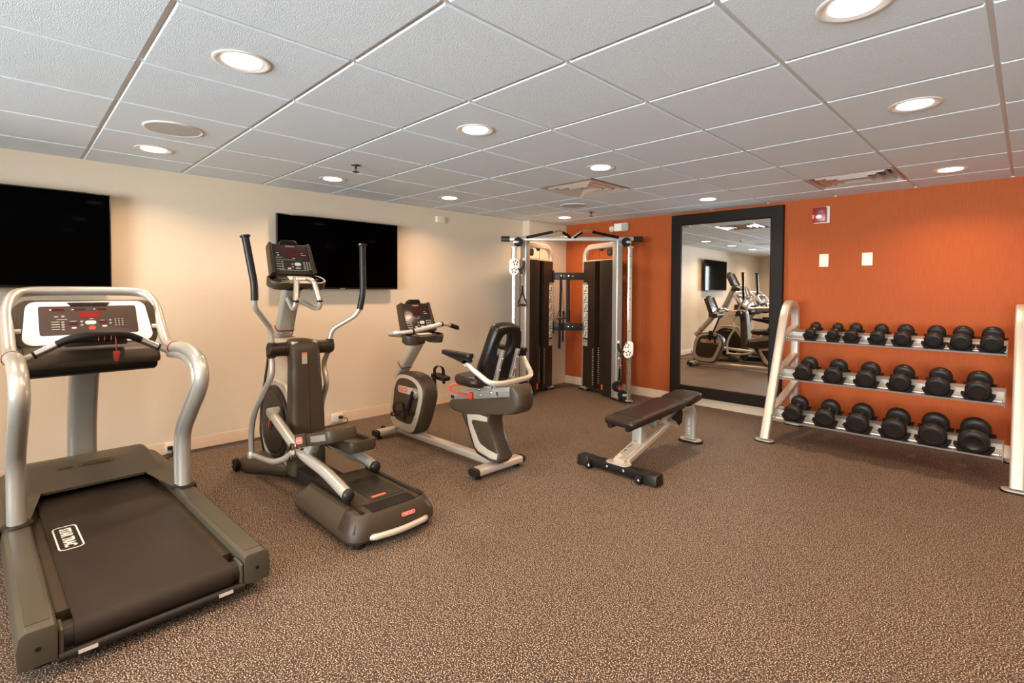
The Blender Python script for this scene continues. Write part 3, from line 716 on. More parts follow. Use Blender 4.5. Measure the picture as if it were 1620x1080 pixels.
nodes_logo(hs, basis((.0885, 1.44, .855), (0, 1, 0), (0, 0, 1)), .12, 'side_badge', 'beige', mt='logo', h=.04)
# rear shroud
b = MB(); sec = []
for z, w, y0, y1 in ((.06, .122, 1.12, 1.27), (.12, .122, 1.12, 1.27), (.45, .118, 1.13, 1.27), (.80, .105, 1.16, 1.28), (.90, .104, 1.17, 1.30), (.945, .098, 1.185, 1.34), (.968, .08, 1.21, 1.36), (.975, .055, 1.24, 1.37)):
    sec.append((plan(-w, w, y0, y1, .045, 6), z))
stack(b, sec); sh = ob('rear_shroud', b, 'char', e, 50)
b = MB(); b.tube([(.004, 1.1205, .10), (.004, 1.130, .45), (.004, 1.1605, .80), (.004, 1.172, .90)], .0018, .02, 6); ob('shroud_seam', b, 'dark', sh)
b = MB(basis((-.022, 1.1625, .852), (1, 0, 0), (0, .05, 1))); b.box((0, 0, 0), (.036, .078, .002)); ob('instruction_label', b, 'btn', sh)
b = MB(basis((-.022, 1.1645, .886), (1, 0, 0), (0, .05, 1))); b.box((0, 0, .001), (.036, .012, .0025)); ob('label_header', b, 'orange_l', sh)
# pivots and arms
for s in (-1, 1):
    b = MB(); b.lathe((s*.10, 1.268, .912), (s, 0, 0), [(0, .050), (.016, .050), (.018, .045), (.022, .045), (.024, .047), (.118, .0465), (.126, .040), (.127, .02)], 28); ob('pivot_cylinder', b, 'brown', e)
LA = [(-.203, 1.262, .955), (-.208, 1.255, 1.055), (-.350, 1.135, 1.205), (-.358, 1.120, 1.27)]
RA_ = [(.203, 1.262, .955), (.215, 1.245, 1.035), (.345, 1.14, 1.135), (.372, 1.12, 1.195)]
LG = [(-.356, 1.12, 1.255), (-.358, 1.115, 1.35), (-.400, 1.15, 1.655)]
RG = [(.368, 1.122, 1.18), (.395, 1.12, 1.30), (.397, 1.135, 1.650)]
LL = [(-.205, 1.265, .87), (-.207, 1.235, .75), (-.268, 1.395, .50), (-.270, 1.475, .345), (-.270, 1.467, .17)]
RL = [(.208, 1.30, .87), (.208, 1.385, .76), (.210, 1.315, .64), (.215, 1.43, .45), (.225, 1.46, .30), (.23, 1.44, .17)]
LK = [(-.262, 1.467, .165), (-.255, 1.30, .175), (-.252, 1.08, .205), (-.245, .90, .275), (-.238, .82, .33)]
RK_ = [(.225, 1.44, .165), (.235, 1.25, .155), (.235, 1.05, .19), (.23, .95, .26)]
for A, G, L, K in ((LA, LG, LL, LK), (RA_, RG, RL, RK_)):
    b = MB(); b.tube(A, .0175, .07, 14, 7); a = ob('upper_arm', b, 'silver', e)
    b = MB(); b.tube(G, .0225, .10, 14, 8); gp = ob('arm_grip', b, 'dark', a)
    tp = Vector(G[-1]); dr = (tp-Vector(G[-2])).normalized()
    b = MB(); b.lathe(tp-dr*.004, dr, [(0, .023), (.003, .031), (.012, .031), (.016, .026), (.017, .01)], 20); ob('grip_cap', b, 'dark', a)
    b = MB(); b.lathe(A[0], (0, 0, 1), [(-.02, .03), (.0, .030), (.008, .024), (.010, .018)], 20); ob('arm_socket', b, 'brown', a)
    b = MB(); b.tube(L, .019, .09, 14, 7); l = ob('lower_arm', b, 'silver', e)
    b = MB(); b.lathe((L[0][0], L[0][1], .885), (0, 0, -1), [(0, .032), (.02, .030), (.026, .022)], 20); ob('lower_socket', b, 'brown', l)
    ft = L[-1]; b = MB(); b.lathe((ft[0], ft[1], ft[2]-.028), (0, 0, 1), [(0, .014), (.006, .026), (.035, .027), (.05, .02)], 20); ob('arm_foot', b, 'silver', l)
    b = MB(); b.tube(K, .0185, .12, 14, 7); k = ob('linkage', b, 'silver', e)
    b = MB(); q = Vector(K[-1]); s = -1 if q.x < 0 else 1
    b.cyl(q+Vector((0, .03, -.045)), q+Vector((0, .01, .045)), .014, 14); b.box(q+Vector((-s*.015, -.01, 0)), (.03, .06, .05), .006); b.cyl(q+Vector((-s*.03, -.02, .0)), q+Vector((-s*.085, -.03, .01)), .013, 12); ob('linkage_joint', b, 'chrome', k)
# pedal rails and pedals
LR = [(-.180, 1.345, .475), (-.180, .90, .318), (-.180, .70, .292), (-.180, .50, .280), (-.180, .225, .222)]
RR = [(.165, 1.67, .255), (.165, 1.06, .222), (.165, .86, .208), (.165, .70, .228), (.165, .545, .214)]
for Rr, yr in ((LR, .215), (RR, .54)):
    s = -1 if Rr[0][0] < 0 else 1
    b = MB(); b.tube(Rr, .032, .16, 18, 7); r = ob('pedal_rail', b, 'silver', e)
    q = Vector(Rr[-1]); b = MB(); b.ball(q+Vector((0, -.004, -.002)), .0365, (.95, .75, 1.02)); ob('rail_end_cap', b, 'dark', r)
    b = MB(); b.box(q+Vector((-.004, -.006, -.022-.018)), (.014, .018, .03), .003) if 0 else b.tube([q+Vector((0, .0, -.03)), q+Vector((0, -.014, -(q.z-.186)))], .008, .01, 8); ob('roller_fork', b, 'chrome', r)
    b = MB(); b.cyl((q.x-.006, q.y-.014, .186), (q.x+.006, q.y-.014, .186), .0115, 14); ob('roller', b, 'black', r)
    q = Vector(Rr[0]); b = MB(); b.cyl(q+Vector((-s*.055, .0, 0)), q+Vector((s*.025, 0, 0)), .030, 20, bev=.004); b.box(q+Vector((0, -.04, -.012)), (.06, .06, .062), .012, Matrix.Rotation(R(18), 3, 'X')); ob('crank_pivot', b, 'silver', r)
def pedal(c, ln, wd, tilt, label=None, badge=False):
    mx = Matrix.Translation(c) @ Matrix.Rotation(R(tilt), 4, 'X')
    b = MB(mx); pl = rrect(wd, ln, .035, 5); pi = [(p[0]*(1-.028/wd*2), p[1]*(1-.025/ln*2)) for p in pl]
    b.rings([[(x*.92, y*.96, -.034) for x, y in pl], [(x, y, -.016) for x, y in pl], [(x, y, .030) for x, y in pl], [(x*.98, y*.99, .036) for x, y in pl], [(x, y, .034) for x, y in pi], [(x, y, .002) for x, y in pi]])
    p = ob('pedal', b, 'char', e, 40)
    b = MB(mx); b.prism([(x*.97, y*.97) for x, y in pi], 'z', .002, .006, .001); ob('pedal_pad', b, 'tread', p)
    b = MB(mx); s = -1 if c[0] < 0 else 1
    b.box((s*wd*.5, -ln*.18, .002), (.006, ln*.46, .036), .002); ob('side_inlay', b, 'silver_dk', p)
    if badge:
        b = MB(mx); b.box((s*(wd*.5+.006), ln*.36, .004), (.016, ln*.32, .080), .008); q = ob('pedal_toe_block', b, 'char', p)
        nodes_logo(q, mx @ basis((s*(wd*.5+.0145), ln*.36, .006), (0, s*1.0, 0), (0, 0, 1)), .10, 'pedal_badge', h=.042)
    return p
pedal((-.108, .625, .440), .44, .185, -15, badge=True)
pedal((.118, .80, .330), .42, .185, -3)
for (x, y, z0, z1) in ((-.155, .80, .30, .385), (.165, .86, .225, .31)):
    b = MB(); b.prism([(y-.06, z0), (y+.05, z0), (y+.09, z1), (y-.12, z1)], 'x', x-.03, x+.03, .006); ob('pedal_bracket', b, 'silver', e)
# mast and console
b = MB(); b.bar([(0, 1.64, .90), (0, 1.42, 1.38)], .085, .118, (1, 0, 0), rr=.02); ms = ob('mast', b, 'silver_dk', e)
mx = basis((0, 1.578, 1.035), (1, 0, 0), (0, .91, .42))
b = MB(mx); ringplate(b, .128, .096, .022, .006, -.004, .004); ob('mast_collar', b, 'dred', ms)
b = MB()
for s in (-1, 1): b.ball((s*.035, 1.545, 1.0), .006)
ob('collar_screw', b, 'chrome', ms)
mx = basis((0, 1.435, 1.545), (1, 0, 0), (0, .45, .89))
con = small_console(e, mx, .325, .245, 'rlens')
tray(con, 'console_tray', (0, 1.335, 1.40), .40, .15, .055, tilt=24)
b = MB(); b.box((0, 1.37, 1.375), (.33, .10, .05), .02); b.box((0, 1.42, 1.345), (.12, .09, .06), .015); ob('tray_underside', b, 'dark', con)
gl = [(.045, 1.27, 1.40), (.060, 1.20, 1.385), (.082, 1.155, 1.245), (.090, 1.165, 1.195), (.075, 1.23, 1.19), (.02, 1.48, 1.27)]
for s in (-1, 1):
    P_ = [(p[0]*s, p[1], p[2]) for p in gl]
    b = MB(); b.tube(P_, .0155, .05, 12, 6); g_ = ob('pulse_bar', b, 'silver', e)
    b = MB(); b.cyl(Vector(P_[1])*.93+Vector(P_[2])*.07, Vector(P_[2])*.97+Vector(P_[1])*.03, .0185, 14); ob('pulse_grip', b, 'alu', g_)
    b = MB(); b.cyl(Vector(P_[2])+Vector((0, 0, .006)), Vector(P_[2])+Vector((0, .002, -.006)), .0195, 14); ob('grip_collar', b, 'black', g_)

# ------------------------------------------------------------------ recumbent bike
k = thing('recumbent_bike', 'recumbent exercise bike with black seat and padded armrests, right of the elliptical', 'exercise bike', (2.09, -3.167, 0), R(90))
for y, nm in ((1.335, 'front_stabilizer'), (0.0, 'rear_stabilizer')):
    b = MB(); b.sweep([(-.215, y, .052), (.215, y, .052)], rrect(.095, .052, .018, 4), (0, 0, 1)); s_ = ob(nm, b, 'rack', k)
    for s in (-1, 1):
        b = MB(); b.sweep([(s*.214, y, .052), (s*.245, y, .052)], rrect(.099, .056, .02, 4), (0, 0, 1), scale=lambda u: 1-.12*u); ob('end_cap', b, 'dark', s_)
        b = MB(); b.lathe((s*.19, y, .0), (0, 0, 1), [(0, .022), (.01, .023), (.014, .01), (.03, .01)], 16); ob('levelling_foot', b, 'black', s_)
for s in (-1, 1):
    b = MB(); b.cyl((s*.12-.012, 1.395, .03+.03), (s*.12+.012, 1.395, .06), .030, 18, bev=.004); ob('transport_wheel', b, 'black', k)
b = MB(); b.sweep([(0, 1.33, .055), (0, .02, .066)], rrect(.075, .055, .016, 4), (0, 0, 1)); ob('main_beam', b, 'rack', k)
hp_ = spline([(1.355, .27), (1.36, .17), (1.30, .098), (1.16, .078), (1.0, .080), (.93, .15), (.855, .32), (.825, .44), (.85, .525), (.94, .583), (1.09, .603), (1.24, .575), (1.325, .45)], 4)
hp_ = [(p[0], p[1]) for p in [Vector((*q, 0)) if len(q) == 2 else q for q in hp_]]
def shrink(pts, k_, dc=(0, 0)):
    cy_ = sum(p[0] for p in pts)/len(pts); cz_ = sum(p[1] for p in pts)/len(pts)
    return [(cy_+(p[0]-cy_)*k_+dc[0], cz_+(p[1]-cz_)*k_+dc[1]) for p in pts]
b = MB(); b.rings([[(x, p[0], p[1]) for p in shrink(hp_, q)] for x, q in ((-.078, .90), (-.074, .95), (-.06, .985), (-.04, 1.0), (.04, 1.0), (.06, .985), (.074, .95), (.078, .90))])
dh = ob('drive_housing', b, 'char', k, 50)
for s in (-1, 1):
    b = MB(); b.rings([[(s*x, p[0], p[1]) for p in shrink(hp_, q)] for x, q in ((.074, .93), (.0805, .925), (.082, .90), (.082, .60))]); sp = ob('side_panel', b, 'beige', dh, 50)
    b = MB(); b.rings([[(s*x, p[0], p[1]) for p in shrink(hp_, q, (0, .022))] for x, q in ((.081, .745), (.0845, .74), (.086, .71), (.086, .3))]); ob('side_inset', b, 'char', sp, 50)
    mx = basis((s*.0862, 1.075, .455), (0, s, 0), (0, 0, 1)) if s > 0 else basis((s*.0862, 1.075, .455), (0, -1, 0), (0, 0, 1))
    b = MB(mx); b.prism(rrect(.26, .062, .028, 5), 'z', 0, .001) if s < 0 else b.prism(rrect(.26, .062, .028, 5), 'z', 0, .001); ob('badge_band', b, 'beige', sp)
    nodes_logo(sp, mx @ Matrix.Translation((-.045*(1), 0, .001)), .145, 'side_badge', h=.046)
    hub = Vector((0, .935, .448)); cr = Vector((0, .06, -.165)) if s < 0 else Vector((0, .02, .105))
    b = MB(); b.lathe((s*.08, hub.y, hub.z), (s, 0, 0), [(0, .045), (.012, .043), (.016, .03), (.03, .022), (.034, .01)], 28); ob('crank_hub', b, 'silver_dk', dh)
    tip = hub+cr+Vector((s*.125, 0, 0)); h0 = hub+Vector((s*.115, 0, 0))
    b = MB(); b.bar([h0-(cr.normalized()*.02), tip+cr.normalized()*.012], .022, .034, (1, 0, 0), rr=.008); ca = ob('crank_arm', b, 'black', k)
    pc = tip+Vector((s*.068, .0, .0))
    b = MB(); b.cyl(tip, pc+Vector((s*.03, 0, 0)), .008, 12)
    b.mx = Matrix.Translation(pc) @ Matrix.Rotation(R(-8 if s < 0 else 6), 4, 'X'); b.rings([[(x, y, z) for x, y in rrect(.10, .20 if s < 0 else .19, .03, 5)] for z in (-.014, -.008, .010, .014)]); pd = ob('foot_pedal', b, 'black', ca)
    b = MB(b.mx if False else Matrix.Translation(pc)); b.sweep(rounded([(-.046, .02, .01), (-.048, .03, .075), (0, .035, .10), (.048, .03, .075), (.052, .02, -.02), (.05, .02, -.07)], .05), [(-.002, -.020), (.002, -.020), (.002, .020), (-.002, .020)], (0, 1, 0)); ob('pedal_strap', b, 'black', ca)
    if s < 0:
        b = MB(Matrix.Translation(pc)); b.ball((.0-.054, .02, .0), .011); ob('strap_buckle', b, 'red', ca)
b = MB(); b.bar([(0, 1.32, .54), (0, .985, .925)], .075, .112, (1, 0, 0), rr=.02); ms = ob('console_mast', b, 'beige', k)
mx = basis((0, 1.225, .655), (1, 0, 0), (0, .76, .66))
b = MB(mx); ringplate(b, .124, .087, .022, .007, -.004, .004); ob('mast_collar', b, 'dred', ms)
b = MB()
for s in (-1, 1): b.ball((s*.032, 1.178, .645), .006)
ob('collar_screw', b, 'chrome', ms)
mx = basis((0, 1.035, 1.085), (1, 0, 0), (0, .36, .93))
con = small_console(k, mx, .335, .262, 'rmar')
tray(con, 'console_tray', (.015, .965, .945), .39, .15, .07, tilt=8)
b = MB(); b.lathe((-.095, .975, .925), (0, 0, -1), [(0, .07), (.04, .075), (.065, .06), (.072, .03)], 22); b.lathe((.125, .975, .925), (0, 0, -1), [(0, .06), (.035, .055), (.052, .04), (.056, .02)], 22); b.box((-.06, .985, .885), (.15, .12, .05), .02); ob('tray_underside', b, 'char', con)
hb = [(-.06, 1.06, .925), (-.24, 1.04, .945), (-.305, .985, .962), (-.29, .90, .975), (-.17, .845, .985), (.0, .82, 1.015), (.10, .82, 1.032), (.20, .835, 1.02), (.325, .865, .985)]
b = MB(); b.sweep(spline(hb, 6, False), circ(.0165, 14)); h = ob('handlebar', b, 'rack', k)
b = MB(); b.sweep(spline(hb[4:7], 5, False)[1:-1], circ(.0195, 14)); ob('pulse_grip', b, 'rack', h)
b = MB(); b.sweep(spline(hb[7:], 5, False)[:-1], circ(.0195, 14)); ob('pulse_grip', b, 'black', h)
b = MB()
for p, q in ((4, 5), (6, 7)):
    c_ = Vector(hb[p if p == 4 else 6]); d_ = (Vector(hb[q])-c_).normalized(); b.cyl(c_-d_*.006, c_+d_*.006, .0215, 14)
ob('grip_collar', b, 'black', h)
# seat pedestal
pp = [(.345, .44), (.335, .38), (.265, .28), (.200, .155), (.150, .108), (.0, .088), (-.075, .092), (-.105, .125), (-.095, .165), (-.025, .28), (.015, .38), (.0, .44)]
b = MB(); b.rings([[(x, p[0], p[1]) for p in shrink(pp, q)] for x, q in ((-.078, .92), (-.070, .97), (-.045, 1.0), (.03, 1.0), (.050, .96), (.060, .90))]); pe = ob('seat_pedestal', b, 'char', k, 50)
for s in (-1, 1):
    ol = [(.262, .388), (.245, .32), (.165, .165), (.13, .14), (-.06, .122), (-.125, .13), (-.142, .165), (-.135, .18), (.085, .200), (.115, .21), (.215, .345), (.205, .36), (-.068, .392), (-.062, .42), (.24, .402)]
    ol = [(.262, .40), (.235, .30), (.165, .165), (.125, .140), (.0, .118), (-.070, .122), (-.080, .165), (.02, .175), (.105, .200), (.128, .222), (.205, .34), (.195, .362), (.03, .375), (.03, .408), (.235, .420)]
    b = MB(); b.prism(ol, 'x', s*(.071 if s < 0 else .052), s*(.0815 if s < 0 else .0635), .002); ob('pedestal_trim', b, 'beige', pe)
cpts = rounded([(.44, .484, 0), (.478, .455, 0), (.462, .400, 0), (.30, .382, 0), (-.10, .448, 0), (-.24, .472, 0), (-.295, .53, 0), (-.295, .625, 0), (-.245, .680, 0), (-.212, .674, 0), (-.205, .592, 0)], .05, 5, True)
cpts = [(p[0], p[1]) for p in cpts]
b = MB(); b.rings([[(x, p[0], p[1]) for p in shrink(cpts, q)] for x, q in ((-.098, .91), (-.088, .965), (-.06, 1.0), (.06, 1.0), (.088, .965), (.098, .91))]); 
for v in b.bm.verts:
    if v.co.y < -.18: v.co.x *= math.sqrt(max(.1, 1-.75*min(1, (-.18-v.co.y)/.135)**2))
sc_ = ob('seat_carriage', b, 'char', k, 50)
b = MB(); b.prism([(.43, .478), (.43, .535), (-.215, .668), (-.215, .595)], 'x', -.100, .100, .006); ra = ob('seat_rail', b, 'alu', k)
for s in (-1, 1):
    b = MB(); b.prism([(.43, .502), (.43, .512), (-.215, .634), (-.215, .624)], 'x', s*.1, s*.1025, 0); ob('rail_groove', b, 'silver_dk', ra)
    b = MB(); b.box((s*.103, .405, .505), (.006, .03, .022), .001); b.box((s*.103, -.075, .60), (.006, .05, .028), .001); ob('rail_stop', b, 'black', ra)
    b = MB(); b.box((s*.104, .03, .578), (.006, .25, .055), .002, Matrix.Rotation(R(-11), 3, 'X')); pl_ = ob('clamp_plate', b, 'alu', ra)
    b = MB()
    for y, z in ((-.035, .60), (.08, .566), (.09, .605)): b.ball((s*.108, y, z), .011, (.6, 1, 1))
    ob('plate_bolt', b, 'chrome', ra)
# seat and back
def cushion(name, m, outl, zf, th, parent):
    b = MB(); pts = spline([(p[0], p[1], 0) for p in outl], 5); cx_ = sum(p.x for p in pts)/len(pts); cy_ = sum(p.y for p in pts)/len(pts)
    R_ = []
    for q, dz in ((.80, -th*.5), (.95, -th*.42), (1.0, -th*.1), (.995, th*.15), (.94, th*.42), (.80, th*.52), (.45, th*.50), (.02, th*.44)):
        R_.append([(cx_+(p.x-cx_)*q, cy_+(p.y-cy_)*q, zf(cx_+(p.x-cx_)*q, cy_+(p.y-cy_)*q)+dz) for p in pts])
    b.rings(R_); return ob(name, b, m, parent, 60)
seat = cushion('seat_cushion', 'vinyl', [(-.19, .06), (-.20, .16), (-.15, .32), (-.06, .38), (.06, .38), (.15, .32), (.20, .16), (.19, .06), (.12, .03), (-.12, .03)], lambda x, y: .655+.25*x*x-.0*y, .075, k)
def backrest():
    mx = basis((0, .095, .665), (1, 0, 0), (0, -.38, .925)) @ Matrix.Diagonal((1.08, 1, 1, 1)); b = MB(mx)
    o = spline([(-.120, .0, 0), (-.150, .12, 0), (-.145, .27, 0), (-.122, .40, 0), (-.085, .450, 0), (.085, .450, 0), (.122, .40, 0), (.145, .27, 0), (.150, .12, 0), (.120, .0, 0), (.0, -.02, 0)], 4)
    n = len(o); c0 = Vector((0, .300, 0)); inn = []
    for p in o:
        a = math.atan2(p.y-c0.y, p.x); inn.append(Vector((.058*math.cos(a)*(1 if True else 1), c0.y+.098*math.sin(a)*(1.0), 0)))
    def zf(p): return .55*p.x*p.x+.020*math.sin((p.y/.47)*PI*1.0)
    th = .044; prof = [(1.0, .0), (.97, .8), (.85, 1.0), (.5, .98), (.15, .95), (.03, .7), (0, 0), (.03, -.7), (.15, -.9), (.5, -.95), (.85, -.95), (.97, -.75)]
    rings = []
    for q, zz in prof+[prof[0]]: rings.append([tuple(inn[i]*(1-q)+o[i]*q+Vector((0, 0, zf(inn[i]*(1-q)+o[i]*q)+zz*th))) for i in range(n)])
    b.rings(rings, False, False); return ob('backrest', b, 'bvinyl', k, 60)
backrest()
for s in (-1, 1):
    b = MB(); b.bar([(s*.075, .17, .612), (s*.075, .02, .592), (s*.075, -.03, .63), (s*.075, -.125, .905)], .030, .026, (1, 0, 0), .05, .006); bf = ob('back_support', b, 'alu', k)
    b = MB()
    for u in (.15, .45, .8): b.ball((s*.075, -.045-.08*u-.016, .66+.235*u), .006)
    ob('support_bolt', b, 'silver_dk', bf)
b = MB(); b.box((0, .08, .625), (.22, .24, .02), .004, Matrix.Rotation(R(-5), 3, 'X')); ob('seat_bracket', b, 'alu', k)
b = MB(); b.tube([(-.272, .02, .815), (-.268, -.02, .785), (-.235, -.165, .700), (-.15, -.185, .690), (.14, -.165, .695), (.215, -.13, .71), (.265, -.01, .80), (.268, .02, .83)], .0185, .06, 14, 7); ar = ob('armrest_tube', b, 'rack', k)
for s in (-1, 1):
    b = MB(); b.cyl((s*.25, .03, .82), (s*.29, .03, .82), .026, 18, bev=.004); ob('armrest_joint', b, 'rack', ar)
    b = MB(); mx = Matrix.Translation((s*.27, .14, .872)) @ Matrix.Rotation(R(1), 4, 'X')
    b.mx = mx; b.rings([[(x*kx, y, z) for x, y in [(p[0], p[1]) for p in rrect(.062, .32, .028, 5)]] for z, kx in ((-.012, .85), (-.006, 1), (.010, 1), (.018, .8))]); pd = ob('armrest_pad', b, 'bvinyl', ar, 50)
    b = MB(); b.prism([(.30, .865), (.0, .872), (-.01, .83), (.045, .808), (.08, .822)], 'x', s*.27-.02, s*.27+.02, .006); ob('pad_bracket', b, 'dark', pd)
b = MB(); b.tube([(-.02, .26, .60), (-.10, .40, .605), (-.135, .42, .575), (-.125, .33, .548), (-.112, .19, .543)], .0075, .06, 10, 6); b.box((-.113, .175, .548), (.018, .03, .05), .005); ob('seat_release_lever', b, 'red2', k)
b = MB(); b.tube([(-.10, -.04, .612), (-.09, -.05, .70), (.05, -.08, .70), (.09, -.06, .62)], .003, .05, 6); ob('sensor_wire', b, 'black', k)

# ------------------------------------------------------------------ cable machine in the corner
CMZ = math.atan2(.735, -.678)-PI/2
cm = thing('cable_machine', 'silver and dark cable crossover machine filling the corner', 'cable machine', (.885, -.79, 0), CMZ)
P0, P1 = (.56, .0), (.228, .60)
for s in (-1, 1):
    ox = -.03
    A = Vector((s*P0[0]+ox, P0[1], 0)); B = Vector((s*P1[0]+ox, P1[1], 0)); U = (B-A).normalized(); L = (B-A).length; N = Vector((-U.y, U.x, 0))*(-1 if s < 0 else 1)   # N points to the machine middle / front
    zt = 1.925
    path = [A+Vector((0, 0, .03)), A+Vector((0, 0, zt)), B+Vector((0, 0, zt-.0)), B+Vector((0, 0, .03))]
    # front post (square) and curved inner member
    b = MB(); b.sweep([A+Vector((0, 0, .02)), A+Vector((0, 0, zt))], rrect(.088, .10, .014, 3), U); ob('front_post', b, 'silver', cm)
    pth = rounded([A+U*.04+Vector((0, 0, zt-.035)), B+Vector((0, 0, zt-.035)), B+Vector((0, 0, .03))], .17, 9)
    b = MB(); b.sweep(pth, rrect(.07, .05, .012, 3), N); ob('arched_frame', b, 'silver', cm)
    for Q, nm in ((A, 1), (B, 0)):
        b = MB(); b.mx = Matrix.Translation((Q.x, Q.y, 0)) @ Matrix.Rotation(math.atan2(U.y, U.x), 4, 'Z')
        b.rings([[(x*q, y*q, z) for x, y in rrect(.19, .11, .05, 6)] for z, q in ((0, 1), (.012, 1), (.014, .97), (.022, .95), (.023, .6))]); ob('foot_plate', b, 'dark', cm, 30)
        b = MB(); b.mx = Matrix.Translation((Q.x, Q.y, 0)) @ Matrix.Rotation(math.atan2(U.y, U.x), 4, 'Z'); b.rings([[(x, y, z) for x, y in rrect(.15, .085, .035, 6)] for z in (.022, .029)]); ob('foot_top', b, 'silver', cm)
    # shrouds: two folded panels with the weight stack between
    def shroud(u0, u1, name, m, fold):
        a, c = A+U*u0, A+U*u1; pl = [a+N*.04, (a+c)/2+N*(.04+fold), c+N*.04, c-N*.11, a-N*.11]
        b = MB(); b.rings([[(p.x, p.y, z) for p in pl] for z in (.055, 1.70)]); return ob(name, b, m, cm)
    s1 = shroud(.055, .30, 'outer_shroud', 'brown', .03); s2 = shroud(.405, L-.025, 'inner_shroud', 'brown', .004)
    b = MB(); a, c = A+U*.04, B-U*.0; b.rings([[(p.x, p.y, z) for p in (a+N*.038, c+N*.038, c-N*.105, a-N*.105)] for z in (1.702, 1.715)]); ob('shroud_cap', b, 'beige', cm)
    b = MB(); a, c = A+U*.305, A+U*.40; b.rings([[(p.x, p.y, z) for p in (a+N*.015, c+N*.015, c-N*.09, a-N*.09)] for z in (.10, .62)]); ws = ob('weight_stack', b, 'black', cm)
    b = MB(); m_ = A+U*.352
    for z in (.7, .74): pass
    b.cyl(m_-N*.02+Vector((0, 0, .6)), m_-N*.02+Vector((0, 0, 1.70)), .009, 10); b.cyl(m_-N*.07+Vector((0, 0, .6)), m_-N*.07+Vector((0, 0, 1.70)), .009, 10); ob('guide_rod', b, 'dark', ws)
    b = MB()
    xd = U if (U.cross(Vector((0, 0, 1)))).dot(N) > 0 else -U
    mxp = basis(m_+N*.0155, xd, (0, 0, 1))
    b.mx = mxp
    for i in range(17): b.mx = mxp @ Matrix.Translation((.0, .14+i*.028, 0)); b.box((0, 0, 0), (.022, .006, .001))
    ob('weight_number', b, 'label', ws)
    b = MB(); c2 = A+U*.405+N*.041
    for i in range(20): b.mx = basis(c2+xd*(.03 if xd.dot(U) > 0 else -.03)+N*.002, xd, (0, 0, 1)) @ Matrix.Translation((0, .11+i*.024, 0)); b.box((0, 0, 0), (.026 if i % 2 else .018, .005, .001))
    ob('weight_scale', b, 'label', s2)
    b = MB(); c3 = A+U*.20+N*.058
    for i, z in enumerate((.10, .135)): b.mx = basis(c3, xd, (0, 0, 1)) @ Matrix.Translation((0, z, 0.01)); b.box((0, 0, 0), (.035, .03, .001))
    ob('warning_sticker', b, 'orange_l', s1)
    # exercise placards
    ce_ = A+U*(L-.085)+N*.0425
    text('shroud_lettering', 'STAR TRAC', .028, basis(ce_+Vector((0, 0, 1.415)), xd, (0, 0, 1)), 'label', s2, .0004, sx=.8)
    for i in range(6):
        z = 1.345-i*.118; mp = basis(ce_+Vector((0, 0, z)), xd, (0, 0, 1))
        b = MB(mp); b.box((0, 0, .0), (.125, .108, .0015)); pc = ob('exercise_placard', b, 'label', s2)
        rnd = random.Random(i*3+(s > 0)); b = MB(mp @ Matrix.Diagonal((1.6, 1, 1, 1)))
        b.ball((.005, .028, .001), .007, (1, 1, .15), 6)
        hx = .005+rnd.uniform(-.006, .006); b.tube([(hx, .02, .0012), (hx+rnd.uniform(-.004, .004), -.008, .0012), (hx-.012, -.04, .0012)], .0035, .01, 5); b.tube([(hx, -.008, .0012), (hx+.012, -.04, .0012)], .003, .01, 5)
        b.tube([(hx, .015, .0012), (hx+.016, rnd.uniform(-.01, .03), .0012), (hx+.022, rnd.uniform(0, .04), .0012)], .0025, .01, 5); b.tube([(-.030, .045, .0012), (-.030, -.045, .0012)], .0012, .01, 4); b.box((-.020, -.03, .001), (.008, .03, .001)); b.box((-.022, .04, .001), (.012, .008, .001))
        ob('placard_figure', b, 'dark', pc)
    b = MB(); mp = basis(ce_+Vector((0, 0, .665)), xd, (0, 0, 1)); b.mx = mp; b.box((0, 0, 0), (.125, .022, .0015)); b.box((0, -.045, 0), (.125, .055, .0015)); ob('instruction_plate', b, 'btn', s2)
    # internal pulleys under the arch
    for (u, z, r) in ((.155, 1.80, .048), (.33, 1.865, .042)):
        q = A+U*u; b = MB(); b.lathe(q-N*.012+Vector((0, 0, z)), N, [(0, r*.9), (.004, r), (.008, r), (.012, r*.86), (.016, r), (.020, r), (.024, r*.9)], 28); pu = ob('arch_pulley', b, 'brown', cm)
        b = MB(); b.cyl(q+N*.012+Vector((0, 0, z)), q+N*.018+Vector((0, 0, z)), .007, 12); ob('pulley_bolt', b, 'chrome', pu)
    b = MB(); q = A+U*.33; b.cyl(q+U*.04+Vector((0, 0, 1.715)), q+U*.04+Vector((0, 0, 1.86)), .0025, 6); b.cyl(A+U*.20+Vector((0, 0, 1.82)), q+U*-.03+Vector((0, 0, 1.895)), .0025, 6); ob('lift_cable', b, 'black', cm)
    # outer adjustment column
    rx = (-.715 if s < 0 else .645); ry = -.19
    b = MB(); b.sweep([(rx, ry, .035), (rx, ry, 1.83)], rrect(.052, .052, .006, 2), (1, 0, 0)); col = ob('adjustment_column', b, 'chrome' if s > 0 else 'silver', cm)
    b = MB()
    for i in range(12): b.cyl((rx, ry-.0262, .35+i*.125), (rx, ry-.027, .35+i*.125), .006, 10)
    ob('column_hole', b, 'brown', col)
    b = MB(); b.box((rx, ry, .028), (.085, .085, .012), .003); b.box((rx, ry, 1.835), (.075, .075, .014), .003); ob('column_plate', b, 'silver', col)
    b = MB(); b.cyl((rx, ry, 0), (rx, ry, .024), .03, 16); ob('column_foot', b, 'black', col)
    b = MB(); b.box((rx-s*.06, ry+.10, .06), (.15, .14, .03), .005, Matrix.Rotation(s*R(-35), 3, 'Z')); b.bar([(rx, ry, 1.86), (s*.53+ox, 0, 1.90)], .03, .05, (0, 0, 1)); ob('column_brace', b, 'silver', col)
    # carriage with two-lobed plate
    zc = 1.60 if s < 0 else .64
